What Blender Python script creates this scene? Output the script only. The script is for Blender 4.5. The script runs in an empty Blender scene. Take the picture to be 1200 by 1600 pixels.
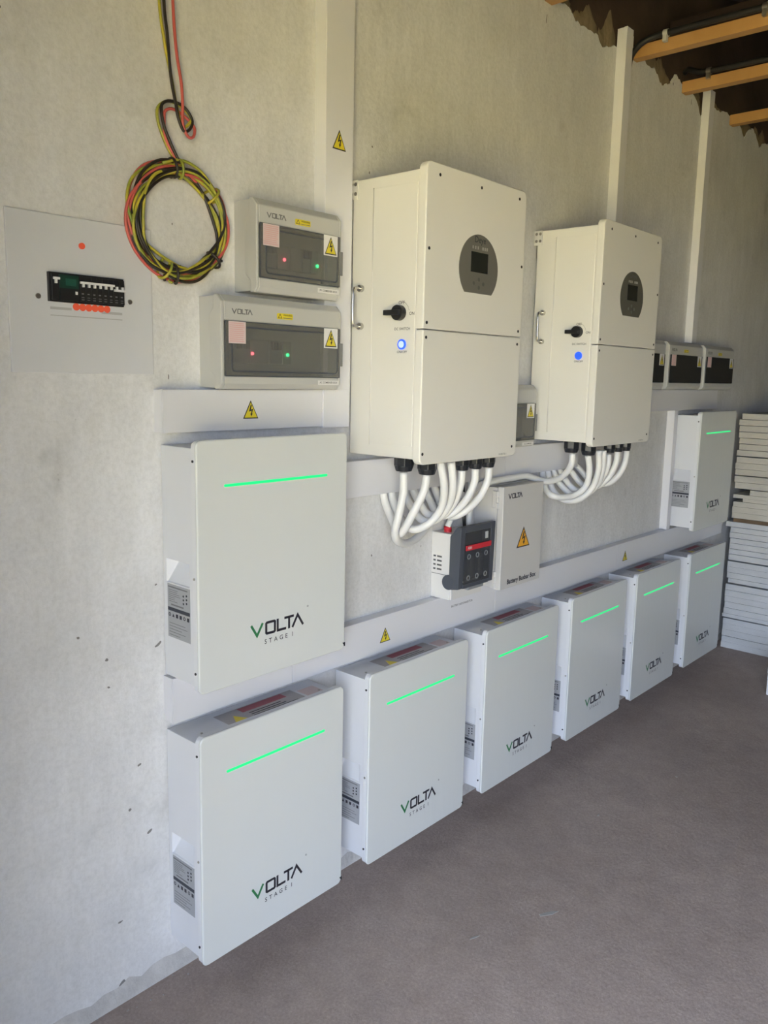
import bpy, bmesh, math, random
from mathutils import Vector, Matrix

random.seed(7)
scene = bpy.context.scene
col = scene.collection

# ------------------------------------------------------------------ camera
F_PX = 1284.05
yaw, pitch, roll = -0.8434, -0.1528, 0.0206
ca, sa, cb, sb = math.cos(yaw), math.sin(yaw), math.cos(pitch), math.sin(pitch)
fwd = Vector((-sa * cb, ca * cb, sb))
rt = Vector((ca, sa, 0))
up = rt.cross(fwd)
rt2 = rt * math.cos(roll) + up * math.sin(roll)
up2 = up * math.cos(roll) - rt * math.sin(roll)
cam_data = bpy.data.cameras.new('camera')
cam = bpy.data.objects.new('camera', cam_data)
col.objects.link(cam)
M = Matrix((rt2, up2, -fwd)).transposed().to_4x4()
M.translation = (-0.6256, -1.7365, 1.5979)
cam.matrix_world = M
cam_data.sensor_fit = 'VERTICAL'
cam_data.sensor_height = 32.0
cam_data.lens = F_PX / 1600 * 32
cam_data.shift_x = 1.74 / 1600
cam_data.shift_y = -14.61 / 1600
cam_data.clip_start = 0.02
scene.camera = cam

# ------------------------------------------------------------------ world, sun, daylight portals, exposure
world = bpy.data.worlds.new('sky')
scene.world = world
world.use_nodes = True
wn = world.node_tree.nodes
wn['Background'].inputs['Color'].default_value = (0.69, 0.80, 1.0, 1)
wn['Background'].inputs['Strength'].default_value = 5.4

sun_data = bpy.data.lights.new('sun', 'SUN')
sun_data.energy = 18.0
sun_data.angle = 0.009
sun_data.color = (1.0, 0.92, 0.70)
sun = bpy.data.objects.new('sun', sun_data)
col.objects.link(sun)
sun.rotation_euler = Vector((-0.08, 0.48, -0.87)).to_track_quat('-Z', 'Y').to_euler()

ROOM_X0, ROOM_X1, ROOM_Y0 = -1.3, 6.3, -5.0
DOOR = (-3.5, -1.2, 2.25)


def portal(name, loc, direction, sx, sy):
    d = bpy.data.lights.new(name, 'AREA')
    d.shape = 'RECTANGLE'
    d.size, d.size_y = sx, sy
    d.cycles.is_portal = True
    o = bpy.data.objects.new(name, d)
    col.objects.link(o)
    o.location = loc
    o.rotation_euler = Vector(direction).to_track_quat('-Z', 'Z').to_euler()


portal('daylight_portal', (ROOM_X0, (DOOR[0] + DOOR[1]) / 2, DOOR[2] / 2), (1, 0, 0), DOOR[1] - DOOR[0], DOOR[2])

vs = scene.view_settings
vs.view_transform = 'Standard'
vs.look = 'None'
vs.gamma = 1.0
vs.use_curve_mapping = False
vs.exposure = 1.69


# ------------------------------------------------------------------ materials
MATS = {}


def mat(name, color, rough=0.5, metal=0.0, spec=0.5, coat=0.0, noise=0.0, nscale=8.0, bump=0.0, bscale=60.0,
        emit=None, estr=0.0, dark=None):
    if name in MATS:
        return MATS[name]
    m = bpy.data.materials.new(name)
    m.use_nodes = True
    nt = m.node_tree
    b = nt.nodes['Principled BSDF']
    b.inputs['Base Color'].default_value = (*color, 1)
    b.inputs['Roughness'].default_value = rough
    b.inputs['Metallic'].default_value = metal
    b.inputs['Specular IOR Level'].default_value = spec
    b.inputs['Coat Weight'].default_value = coat
    b.inputs['Coat Roughness'].default_value = 0.08
    tc = nt.nodes.new('ShaderNodeTexCoord')
    if noise > 0:
        n = nt.nodes.new('ShaderNodeTexNoise')
        n.inputs['Scale'].default_value = nscale
        n.inputs['Detail'].default_value = 6
        r = nt.nodes.new('ShaderNodeValToRGB')
        r.color_ramp.elements[0].position = 0.3
        r.color_ramp.elements[1].position = 0.7
        dk = dark or tuple(c * (1 - noise) for c in color)
        r.color_ramp.elements[0].color = (*dk, 1)
        r.color_ramp.elements[1].color = (*color, 1)
        nt.links.new(tc.outputs['Object'], n.inputs['Vector'])
        nt.links.new(n.outputs['Fac'], r.inputs['Fac'])
        nt.links.new(r.outputs['Color'], b.inputs['Base Color'])
    if bump > 0:
        n2 = nt.nodes.new('ShaderNodeTexNoise')
        n2.inputs['Scale'].default_value = bscale
        n2.inputs['Detail'].default_value = 5
        bp = nt.nodes.new('ShaderNodeBump')
        bp.inputs['Strength'].default_value = bump
        bp.inputs['Distance'].default_value = 0.01
        nt.links.new(tc.outputs['Object'], n2.inputs['Vector'])
        nt.links.new(n2.outputs['Fac'], bp.inputs['Height'])
        nt.links.new(bp.outputs['Normal'], b.inputs['Normal'])
    if emit:
        b.inputs['Emission Color'].default_value = (*emit, 1)
        b.inputs['Emission Strength'].default_value = estr
    MATS[name] = m
    return m


def wall_material():
    m = bpy.data.materials.new('whitewashed_plaster')
    m.use_nodes = True
    nt = m.node_tree
    N, L = nt.nodes, nt.links
    b = N['Principled BSDF']
    b.inputs['Roughness'].default_value = 0.85
    b.inputs['Specular IOR Level'].default_value = 0.25
    tc = N.new('ShaderNodeTexCoord')

    def noise(scale, detail=6, rough=0.6, stretch=None):
        n = N.new('ShaderNodeTexNoise')
        n.inputs['Scale'].default_value = scale
        n.inputs['Detail'].default_value = detail
        n.inputs['Roughness'].default_value = rough
        if stretch:
            mp = N.new('ShaderNodeMapping')
            mp.inputs['Scale'].default_value = stretch
            L.new(tc.outputs['Object'], mp.inputs['Vector'])
            L.new(mp.outputs['Vector'], n.inputs['Vector'])
        else:
            L.new(tc.outputs['Object'], n.inputs['Vector'])
        return n

    def ramp(src, stops):
        r = N.new('ShaderNodeValToRGB')
        while len(r.color_ramp.elements) < len(stops):
            r.color_ramp.elements.new(0.5)
        for e, (p, c) in zip(r.color_ramp.elements, stops):
            e.position = p
            e.color = (*c, 1)
        L.new(src, r.inputs['Fac'])
        return r

    def mul(a, bb, fac=1.0):
        x = N.new('ShaderNodeMix')
        x.data_type = 'RGBA'
        x.blend_type = 'MULTIPLY'
        x.inputs['Factor'].default_value = fac
        L.new(a, x.inputs['A'])
        L.new(bb, x.inputs['B'])
        return x.outputs['Result']

    blot = ramp(noise(1.6, 8, 0.65).outputs['Fac'], [(0.25, (0.65, 0.645, 0.64)), (0.62, (0.805, 0.805, 0.81))])
    brush = ramp(noise(16, 6, 0.7, (1.0, 1.0, 0.30)).outputs['Fac'], [(0.32, (0.90, 0.90, 0.895)), (0.64, (1, 1, 1))])
    fine = ramp(noise(75, 4, 0.7).outputs['Fac'], [(0.28, (0.88, 0.88, 0.875)), (0.58, (1, 1, 1))])
    # sparse grey specks and smudges where the wash is rubbed off
    spk = ramp(noise(26, 2, 0.5).outputs['Fac'], [(0.20, (0.55, 0.54, 0.52)), (0.235, (1, 1, 1))])
    smudge = ramp(noise(3.3, 4, 0.7).outputs['Fac'], [(0.28, (0.78, 0.78, 0.77)), (0.40, (1, 1, 1))])
    c = mul(blot.outputs['Color'], brush.outputs['Color'])
    c = mul(c, fine.outputs['Color'])
    c = mul(c, spk.outputs['Color'])
    c = mul(c, smudge.outputs['Color'], 0.8)
    L.new(c, b.inputs['Base Color'])
    hb = noise(42, 6, 0.65)
    bp = N.new('ShaderNodeBump')
    bp.inputs['Strength'].default_value = 0.22
    bp.inputs['Distance'].default_value = 0.008
    L.new(hb.outputs['Fac'], bp.inputs['Height'])
    L.new(bp.outputs['Normal'], b.inputs['Normal'])
    return m


def floor_material():
    m = bpy.data.materials.new('dusty_screed')
    m.use_nodes = True
    nt = m.node_tree
    N, L = nt.nodes, nt.links
    b = N['Principled BSDF']
    b.inputs['Roughness'].default_value = 0.8
    b.inputs['Specular IOR Level'].default_value = 0.3
    tc = N.new('ShaderNodeTexCoord')

    def noise(scale, detail, rough):
        n = N.new('ShaderNodeTexNoise')
        n.inputs['Scale'].default_value = scale
        n.inputs['Detail'].default_value = detail
        n.inputs['Roughness'].default_value = rough
        L.new(tc.outputs['Object'], n.inputs['Vector'])
        return n

    def ramp(src, stops):
        r = N.new('ShaderNodeValToRGB')
        while len(r.color_ramp.elements) < len(stops):
            r.color_ramp.elements.new(0.5)
        for e, (p, c) in zip(r.color_ramp.elements, stops):
            e.position = p
            e.color = (*c, 1)
        L.new(src, r.inputs['Fac'])
        return r

    def mul(a, bb):
        x = N.new('ShaderNodeMix')
        x.data_type = 'RGBA'
        x.blend_type = 'MULTIPLY'
        x.inputs['Factor'].default_value = 1
        L.new(a, x.inputs['A'])
        L.new(bb, x.inputs['B'])
        return x.outputs['Result']

    base = ramp(noise(1.3, 7, 0.65).outputs['Fac'], [(0.28, (0.375, 0.30, 0.268)), (0.7, (0.50, 0.41, 0.365))])
    mid = ramp(noise(14, 5, 0.65).outputs['Fac'], [(0.3, (0.86, 0.85, 0.84)), (0.65, (1.0, 1.0, 1.0))])
    grain = ramp(noise(130, 3, 0.7).outputs['Fac'], [(0.3, (0.80, 0.80, 0.80)), (0.6, (1, 1, 1)), (0.78, (1.25, 1.25, 1.25))])
    c = mul(mul(base.outputs['Color'], mid.outputs['Color']), grain.outputs['Color'])
    L.new(c, b.inputs['Base Color'])
    h = noise(48, 7, 0.7)
    bp = N.new('ShaderNodeBump')
    bp.inputs['Strength'].default_value = 0.35
    bp.inputs['Distance'].default_value = 0.008
    L.new(h.outputs['Fac'], bp.inputs['Height'])
    L.new(bp.outputs['Normal'], b.inputs['Normal'])
    return m


def glass_front_material():
    """glossy off-white battery face whose lacquer has faint vertical ripples"""
    m = bpy.data.materials.new('glossy_white_face')
    m.use_nodes = True
    nt = m.node_tree
    N, L = nt.nodes, nt.links
    b = N['Principled BSDF']
    b.inputs['Base Color'].default_value = (0.70, 0.72, 0.70, 1)
    b.inputs['Roughness'].default_value = 0.24
    b.inputs['Specular IOR Level'].default_value = 0.5
    tc = N.new('ShaderNodeTexCoord')
    mp = N.new('ShaderNodeMapping')
    mp.inputs['Scale'].default_value = (1.0, 1.0, 0.10)
    n = N.new('ShaderNodeTexNoise')
    n.inputs['Scale'].default_value = 30
    n.inputs['Detail'].default_value = 3
    bp = N.new('ShaderNodeBump')
    bp.inputs['Strength'].default_value = 0.16
    bp.inputs['Distance'].default_value = 0.004
    L.new(tc.outputs['Object'], mp.inputs['Vector'])
    L.new(mp.outputs['Vector'], n.inputs['Vector'])
    L.new(n.outputs['Fac'], bp.inputs['Height'])
    L.new(bp.outputs['Normal'], b.inputs['Normal'])
    return m


def tinted_pane_material(name, tint, gloss, base=(0.10, 0.10, 0.095)):
    m = bpy.data.materials.new(name)
    m.use_nodes = True
    nt = m.node_tree
    N, L = nt.nodes, nt.links
    out = N['Material Output']
    N.remove(N['Principled BSDF'])
    t = N.new('ShaderNodeBsdfTransparent')
    t.inputs['Color'].default_value = (*tint, 1)
    g = N.new('ShaderNodeBsdfPrincipled')
    g.inputs['Base Color'].default_value = (*base, 1)
    g.inputs['Roughness'].default_value = 0.12
    mx = N.new('ShaderNodeMixShader')
    mx.inputs['Fac'].default_value = gloss
    L.new(t.outputs['BSDF'], mx.inputs[1])
    L.new(g.outputs['BSDF'], mx.inputs[2])
    L.new(mx.outputs['Shader'], out.inputs['Surface'])
    return m


M_WALL = wall_material()
M_FLOOR = floor_material()
M_FACE = glass_front_material()
M_TINT = tinted_pane_material('smoke_tinted_pane', (0.80, 0.80, 0.78), 0.40, (0.27, 0.268, 0.25))
M_DTINT = tinted_pane_material('dark_tinted_pane', (0.10, 0.11, 0.12), 0.45)
M_CLEAR = tinted_pane_material('clear_smoke_cover', (0.70, 0.71, 0.73), 0.35, (0.13, 0.135, 0.145))
M_BODY = mat('battery_body_paint', (0.72, 0.73, 0.76), 0.45, bump=0.04, bscale=300)
M_EDGE = mat('battery_edge_paint', (0.74, 0.75, 0.77), 0.4)
M_INV = mat('inverter_paint', (0.80, 0.785, 0.74), 0.42, bump=0.03, bscale=400)
M_TRUNK = mat('white_pvc', (0.75, 0.75, 0.785), 0.38)
M_PVC2 = mat('grey_pvc', (0.56, 0.56, 0.54), 0.4)
M_CAB = mat('white_cable_sheath', (0.80, 0.80, 0.79), 0.35)
M_GLAND = mat('black_nylon', (0.018, 0.020, 0.024), 0.35)
M_BLACK = mat('black_plastic', (0.015, 0.015, 0.016), 0.45)
M_INK = mat('dark_ink', (0.022, 0.020, 0.030), 0.5)
M_GREYINK = mat('grey_ink', (0.16, 0.16, 0.16), 0.6)
M_GREENINK = mat('green_ink', (0.035, 0.20, 0.075), 0.5)
M_YEL = mat('yellow_vinyl', (0.80, 0.66, 0.045), 0.45)
M_ORG = mat('orange_vinyl', (0.85, 0.42, 0.03), 0.45)
M_WHITEVINYL = mat('white_vinyl', (0.82, 0.81, 0.80), 0.45)
M_PINK = mat('pink_print', (0.72, 0.42, 0.42), 0.55)
M_REDPRINT = mat('red_print', (0.40, 0.13, 0.15), 0.55)
M_CHROME = mat('polished_steel', (0.55, 0.53, 0.49), 0.25, metal=1.0)
M_STEEL = mat('dull_steel', (0.42, 0.40, 0.36), 0.4, metal=0.9)
M_LEDG = mat('green_light', (0.012, 0.35, 0.11), 0.4, emit=(0.012, 0.88, 0.23), estr=0.30)
M_LEDG2 = mat('green_indicator', (0.02, 0.5, 0.15), 0.4, emit=(0.01, 0.9, 0.22), estr=2.6)
M_LEDR = mat('red_indicator', (0.6, 0.1, 0.12), 0.4, emit=(1.0, 0.12, 0.16), estr=2.4)
M_BLUE = mat('blue_light', (0.02, 0.08, 0.6), 0.4, emit=(0.03, 0.12, 1.0), estr=0.3)
M_BLUEW = mat('pale_blue_light', (0.5, 0.6, 0.9), 0.4, emit=(0.45, 0.62, 1.0), estr=0.2)
M_DISP = mat('grey_display_overlay', (0.16, 0.155, 0.14), 0.28)
M_DISP2 = mat('glossy_grey_display_overlay', (0.12, 0.118, 0.105), 0.15)
M_SCREEN = mat('dark_screen', (0.022, 0.025, 0.022), 0.15)
M_LABEL = mat('grey_rating_label', (0.36, 0.37, 0.39), 0.5)
M_LABELDK = mat('label_bar', (0.03, 0.035, 0.05), 0.5)
M_SLATE = mat('slate_plastic', (0.072, 0.080, 0.098), 0.42)
M_RED = mat('red_plastic', (0.60, 0.03, 0.045), 0.4)
M_WIRE_R = mat('red_wire', (0.60, 0.12, 0.10), 0.4)
M_WIRE_K = mat('black_wire', (0.030, 0.024, 0.018), 0.4)
M_WIRE_Y = mat('yellow_green_wire', (0.62, 0.50, 0.05), 0.4, noise=0.5, nscale=26, dark=(0.20, 0.27, 0.045))
M_TIMBER = mat('orange_pine', (0.56, 0.32, 0.115), 0.6, noise=0.4, nscale=5, dark=(0.44, 0.23, 0.075))
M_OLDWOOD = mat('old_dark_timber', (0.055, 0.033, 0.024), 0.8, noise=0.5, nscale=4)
M_BRICK = mat('raw_mud_masonry', (0.080, 0.052, 0.034), 0.95, noise=0.55, nscale=3.5, bump=0.6, bscale=14)
M_MORTAR = mat('rough_brown_mortar', (0.26, 0.20, 0.125), 0.95, noise=0.4, nscale=9, bump=0.5, bscale=25)
M_ROUGH = mat('unpainted_brown_plaster', (0.115, 0.095, 0.065), 0.95, noise=0.3, nscale=3, bump=0.4, bscale=20)
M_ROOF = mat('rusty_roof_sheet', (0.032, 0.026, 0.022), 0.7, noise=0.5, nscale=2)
M_BOARD = mat('cream_board', (0.60, 0.57, 0.49), 0.85, noise=0.14, nscale=7, bump=0.25, bscale=40)
M_BOARD2 = mat('white_board', (0.64, 0.65, 0.65), 0.85, noise=0.14, nscale=7, bump=0.25, bscale=40)
M_BROWN = mat('brown_batten', (0.20, 0.135, 0.08), 0.85, noise=0.4, nscale=12)
M_SAND = mat('sunlit_sandy_ground', (0.52, 0.43, 0.19), 0.95, noise=0.2, nscale=1.0)
M_DB = mat('board_cover_paint', (0.70, 0.71, 0.735), 0.4, noise=0.06, nscale=5)
M_DARKGREEN = mat('dark_green_plastic', (0.012, 0.045, 0.032), 0.4)
M_ORANGERED = mat('orange_red_plastic', (0.80, 0.12, 0.06), 0.45, emit=(1.0, 0.12, 0.05), estr=0.04)
M_SCUFF = mat('grey_scuff', (0.22, 0.21, 0.20), 0.9)
M_PUDDLE = mat('pale_plaster_splash', (0.36, 0.35, 0.34), 0.9)


# ------------------------------------------------------------------ mesh helpers
class MB:
    def __init__(self):
        self.v, self.f = [], []

    def quadbox(self, x0, x1, y0, y1, z0, z1):
        n = len(self.v)
        self.v += [(x0, y0, z0), (x1, y0, z0), (x1, y1, z0), (x0, y1, z0),
                   (x0, y0, z1), (x1, y0, z1), (x1, y1, z1), (x0, y1, z1)]
        self.f += [tuple(n + i for i in q) for q in
                   ((0, 3, 2, 1), (4, 5, 6, 7), (0, 1, 5, 4), (1, 2, 6, 5), (2, 3, 7, 6), (3, 0, 4, 7))]
        return self

    def prism(self, poly, axis, a0, a1):
        """poly in the two other axes, in cyclic order: axis x -> (y,z); y -> (x,z); z -> (x,y)"""
        def P(p, a):
            return {'x': (a, p[0], p[1]), 'y': (p[0], a, p[1]), 'z': (p[0], p[1], a)}[axis]
        n, k = len(self.v), len(poly)
        self.v += [P(p, a0) for p in poly] + [P(p, a1) for p in poly]
        self.f.append(tuple(range(n + k - 1, n - 1, -1)))
        self.f.append(tuple(range(n + k, n + 2 * k)))
        for i in range(k):
            j = (i + 1) % k
            self.f.append((n + i, n + j, n + k + j, n + k + i))
        return self

    def cyl(self, c, axis, r, a0, a1, seg=16, r2=None):
        r2 = r if r2 is None else r2
        n = len(self.v)

        def P(a, rr, t):
            u, w = c[0] + rr * math.cos(t), c[1] + rr * math.sin(t)
            return {'x': (a, u, w), 'y': (u, a, w), 'z': (u, w, a)}[axis]
        for a, rr in ((a0, r), (a1, r2)):
            self.v += [P(a, rr, 2 * math.pi * i / seg) for i in range(seg)]
        self.f.append(tuple(range(n + seg - 1, n - 1, -1)))
        self.f.append(tuple(range(n + seg, n + 2 * seg)))
        for i in range(seg):
            j = (i + 1) % seg
            self.f.append((n + i, n + j, n + seg + j, n + seg + i))
        return self

    def ring(self, c, axis, ro, ri, a0, a1, seg=24):
        n = len(self.v)

        def P(a, rr, t):
            u, w = c[0] + rr * math.cos(t), c[1] + rr * math.sin(t)
            return {'x': (a, u, w), 'y': (u, a, w), 'z': (u, w, a)}[axis]
        for a, rr in ((a0, ro), (a1, ro), (a1, ri), (a0, ri)):
            self.v += [P(a, rr, 2 * math.pi * i / seg) for i in range(seg)]
        for s in range(4):
            t = (s + 1) % 4
            for i in range(seg):
                j = (i + 1) % seg
                self.f.append((n + s * seg + i, n + s * seg + j, n + t * seg + j, n + t * seg + i))
        return self

    def tube(self, pts, r, seg=10, cap=True):
        pts = [Vector(p) for p in pts]
        n0, k = len(self.v), len(pts)
        t = (pts[1] - pts[0]).normalized()
        ref = Vector((0, 0, 1)) if abs(t.z) < 0.9 else Vector((1, 0, 0))
        u = t.cross(ref).normalized()
        for i in range(k):
            a = pts[max(i - 1, 0)]
            b = pts[min(i + 1, k - 1)]
            t = (b - a).normalized()
            u = (u - t * u.dot(t)).normalized()
            w = t.cross(u)
            for s in range(seg):
                an = 2 * math.pi * s / seg
                self.v.append(tuple(pts[i] + (u * math.cos(an) + w * math.sin(an)) * r))
        for i in range(k - 1):
            for s in range(seg):
                q = (s + 1) % seg
                self.f.append((n0 + i * seg + s, n0 + i * seg + q, n0 + (i + 1) * seg + q, n0 + (i + 1) * seg + s))
        if cap:
            self.f.append(tuple(range(n0 + seg - 1, n0 - 1, -1)))
            self.f.append(tuple(n0 + (k - 1) * seg + s for s in range(seg)))
        return self

    def stroke(self, pts, w, frame, d0, d1, closed=False):
        """flat letter stroke: pts (u,v); frame(u,v,d)->xyz"""
        P = [Vector(p) for p in pts]
        k = len(P)
        L, R = [], []
        for i in range(k):
            if closed:
                a, b = P[i - 1], P[(i + 1) % k]
            else:
                a, b = P[max(i - 1, 0)], P[min(i + 1, k - 1)]
            d1v = (P[i] - a).normalized() if (P[i] - a).length > 1e-9 else (b - P[i]).normalized()
            d2v = (b - P[i]).normalized() if (b - P[i]).length > 1e-9 else d1v
            n1, n2 = Vector((-d1v.y, d1v.x)), Vector((-d2v.y, d2v.x))
            m = (n1 + n2)
            m = m.normalized() if m.length > 1e-6 else n1
            s = min(1 / max(m.dot(n1), 0.35), 2.2) * w / 2
            L.append(P[i] + m * s)
            R.append(P[i] - m * s)
        segs = range(k if closed else k - 1)
        for i in segs:
            j = (i + 1) % k
            n = len(self.v)
            quad = [L[i], R[i], R[j], L[j]]
            self.v += [frame(q.x, q.y, d0) for q in quad] + [frame(q.x, q.y, d1) for q in quad]
            self.f += [tuple(n + x for x in q) for q in ((3, 2, 1, 0), (4, 5, 6, 7), (0, 1, 5, 4), (1, 2, 6, 5), (2, 3, 7, 6), (3, 0, 4, 7))]
        return self

    def mesh(self, name, m, smooth=False):
        me = bpy.data.meshes.new(name)
        me.from_pydata([tuple(p) for p in self.v], [], self.f)
        bm = bmesh.new()
        bm.from_mesh(me)
        bmesh.ops.recalc_face_normals(bm, faces=bm.faces)
        bm.to_mesh(me)
        bm.free()
        me.materials.append(m)
        if smooth:
            for p in me.polygons:
                p.use_smooth = True
        return me

    def build(self, name, m, parent=None, bevel=0.0, seg=2, smooth=False, loc=None):
        o = bpy.data.objects.new(name, self.mesh(name, m, smooth))
        col.objects.link(o)
        if parent is not None:
            o.parent = parent
        if loc is not None:
            o.location = loc
        if bevel > 0:
            b = o.modifiers.new('bevel', 'BEVEL')
            b.width = bevel
            b.segments = seg
            b.limit_method = 'ANGLE'
            b.angle_limit = math.radians(40)
            b.harden_normals = False
        return o


def tag(o, label=None, cat=None, group=None, kind=None):
    if label:
        o['label'] = label
    if cat:
        o['category'] = cat
    if group:
        o['group'] = group
    if kind:
        o['kind'] = kind
    return o


def thing(name, loc, label, cat, group=None):
    o = bpy.data.objects.new(name, None)
    o.empty_display_size = 0.05
    col.objects.link(o)
    o.location = loc
    return tag(o, label, cat, group)


def copy_tree(o, parent=None):
    c = o.copy()
    col.objects.link(c)
    c.parent = parent
    for ch in list(o.children):
        copy_tree(ch, c)
    return c


def rrect(x0, x1, z0, z1, r, n=6):
    pts = []
    for cx, cz, a0 in ((x1 - r, z1 - r, 0), (x0 + r, z1 - r, 90), (x0 + r, z0 + r, 180), (x1 - r, z0 + r, 270)):
        for i in range(n + 1):
            a = math.radians(a0 + 90 * i / n)
            pts.append((cx + r * math.cos(a), cz + r * math.sin(a)))
    return pts


def front(u0, v0, y):
    """frame of a face that looks towards -Y: u -> +x, v -> +z, d -> out of the face"""
    return lambda u, v, d: (u0 + u, y - d, v0 + v)


def side(y0, v0, x):
    """frame of a face that looks towards -X: u -> -y, v -> +z"""
    return lambda u, v, d: (x - d, y0 - u, v0 + v)


_text_cache = {}


def text_part(name, s, size, frame, m, parent, align='CENTER', spacing=1.0, d=0.0006, bold=0.0):
    key = (s, align, spacing, bold)
    if key not in _text_cache:
        cu = bpy.data.curves.new('t', 'FONT')
        cu.body = s
        cu.size = 1.0
        cu.align_x = align
        cu.align_y = 'CENTER'
        cu.space_character = spacing
        cu.offset = bold
        cu.resolution_u = 3
        ob = bpy.data.objects.new('t', cu)
        col.objects.link(ob)
        dg = bpy.context.evaluated_depsgraph_get()
        me = bpy.data.meshes.new_from_object(ob.evaluated_get(dg))
        _text_cache[key] = ([tuple(v.co) for v in me.vertices], [tuple(p.vertices) for p in me.polygons])
        bpy.data.objects.remove(ob)
        bpy.data.curves.remove(cu)
        bpy.data.meshes.remove(me)
    vs_, fs = _text_cache[key]
    mb = MB()
    mb.v = [frame(x * size, y * size, d) for x, y, z in vs_]
    mb.f = list(fs)
    return mb.build(name, m, parent)


def volta(parent, frame, h, m, first=None, name='logo_lettering', sx=1.19):
    """the five angular letters; the first may have an ink of its own"""
    w = 0.19 * h

    def S(pts):
        return [(p[0] * h * sx, p[1] * h) for p in pts]
    v = MB().stroke(S([(0.0, 0.98), (0.46, 0.10), (0.92, 0.98)]), w, frame, 0, 0.0007)
    rest = MB()
    rest.stroke(S([(1.20, 0.14), (1.26, 0.08), (1.86, 0.08), (1.92, 0.14), (1.92, 0.86), (1.86, 0.92), (1.26, 0.92), (1.20, 0.86)]), w, frame, 0, 0.0007, True)
    rest.stroke(S([(2.15, 1.0), (2.15, 0.09), (2.86, 0.09)]), w, frame, 0, 0.0007)
    rest.stroke(S([(2.72, 0.92), (3.52, 0.92)]), w, frame, 0, 0.0007)
    rest.stroke(S([(3.12, 0.92), (3.12, 0.0)]), w, frame, 0, 0.0007)
    rest.stroke(S([(3.40, 0.02), (3.86, 0.92), (4.34, 0.02)]), w, frame, 0, 0.0007)
    if first is None:
        n = len(rest.v)
        rest.v += v.v
        rest.f += [tuple(n + i for i in q) for q in v.f]
        rest.build(name, m, parent)
    else:
        v.build('green_letter', first, parent)
        rest.build(name, m, parent)


def warning_triangle(parent, frame, w, h, face=None, backing=None, name='warning_sticker', lean=0.0):
    face = face or M_YEL

    def T(s, dy=0.0):
        cy = h * 0.36
        return [((x) * s + lean * 0, (z - cy) * s + cy + dy) for x, z in ((-w / 2, 0), (w / 2, 0), (0, h))]
    if backing:
        bw, bh = backing
        root = MB()
        p = [(-bw / 2, h * .5 - bh / 2), (bw / 2, h * .5 - bh / 2), (bw / 2, h * .5 + bh / 2), (-bw / 2, h * .5 + bh / 2)]
        root.v = [frame(*q, 0) for q in p] + [frame(*q, 0.0005) for q in p]
        root.f = [(0, 1, 2, 3), (4, 5, 6, 7), (0, 1, 5, 4), (1, 2, 6, 5), (2, 3, 7, 6), (3, 0, 4, 7)]
        ro = root.build(name, M_WHITEVINYL, parent)
        b = MB()
        t = T(1)
        b.v = [frame(*q, 0.0006) for q in t] + [frame(*q, 0.0008) for q in t]
        b.f = [(0, 1, 2), (3, 4, 5), (0, 1, 4, 3), (1, 2, 5, 4), (2, 0, 3, 5)]
        b.build('triangle_border', M_INK, ro)
    else:
        b = MB()
        t = T(1)
        b.v = [frame(*q, 0) for q in t] + [frame(*q, 0.0008) for q in t]
        b.f = [(0, 1, 2), (3, 4, 5), (0, 1, 4, 3), (1, 2, 5, 4), (2, 0, 3, 5)]
        ro = b.build(name, M_INK, parent)
    ro['label'] = 'yellow triangular high voltage warning sticker' if face is M_YEL else 'orange triangular high voltage warning sticker'
    f = MB()
    t = T(0.84)
    f.v = [frame(*q, 0.0009) for q in t] + [frame(*q, 0.0012) for q in t]
    f.f = [(0, 1, 2), (3, 4, 5), (0, 1, 4, 3), (1, 2, 5, 4), (2, 0, 3, 5)]
    f.build('triangle_face', face, ro)
    k = MB()
    bolt = [(-.02, .76), (.06, .76), (-.01, .49), (.14, .55), (.07, .27), (.11, .28), (.02, .12), (-.04, .28), (.0, .27), (.05, .45), (-.13, .38)]
    nb = len(bolt)
    k.v = [frame(q[0] * w, q[1] * h, 0.0013) for q in bolt] + [frame(q[0] * w, q[1] * h, 0.0017) for q in bolt]
    k.f = [tuple(range(nb)), tuple(range(nb, 2 * nb))] + [(a, (a + 1) % nb, nb + (a + 1) % nb, nb + a) for a in range(nb)]
    k.build('lightning_bolt', M_INK, ro)
    return ro


def spline(pts, n=10):
    """Catmull-Rom through the points"""
    P = [Vector(p) for p in pts]
    P = [P[0] * 2 - P[1]] + P + [P[-1] * 2 - P[-2]]
    out = []
    for i in range(1, len(P) - 2):
        a, b, c, d = P[i - 1], P[i], P[i + 1], P[i + 2]
        for s in range(n):
            t = s / n
            out.append(0.5 * ((2 * b) + (c - a) * t + (2 * a - 5 * b + 4 * c - d) * t * t + (3 * b - a - 3 * c + d) * t ** 3))
    out.append(P[-2])
    return out


# ------------------------------------------------------------------ the setting
def struct(o):
    o['kind'] = 'structure'
    return o


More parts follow.
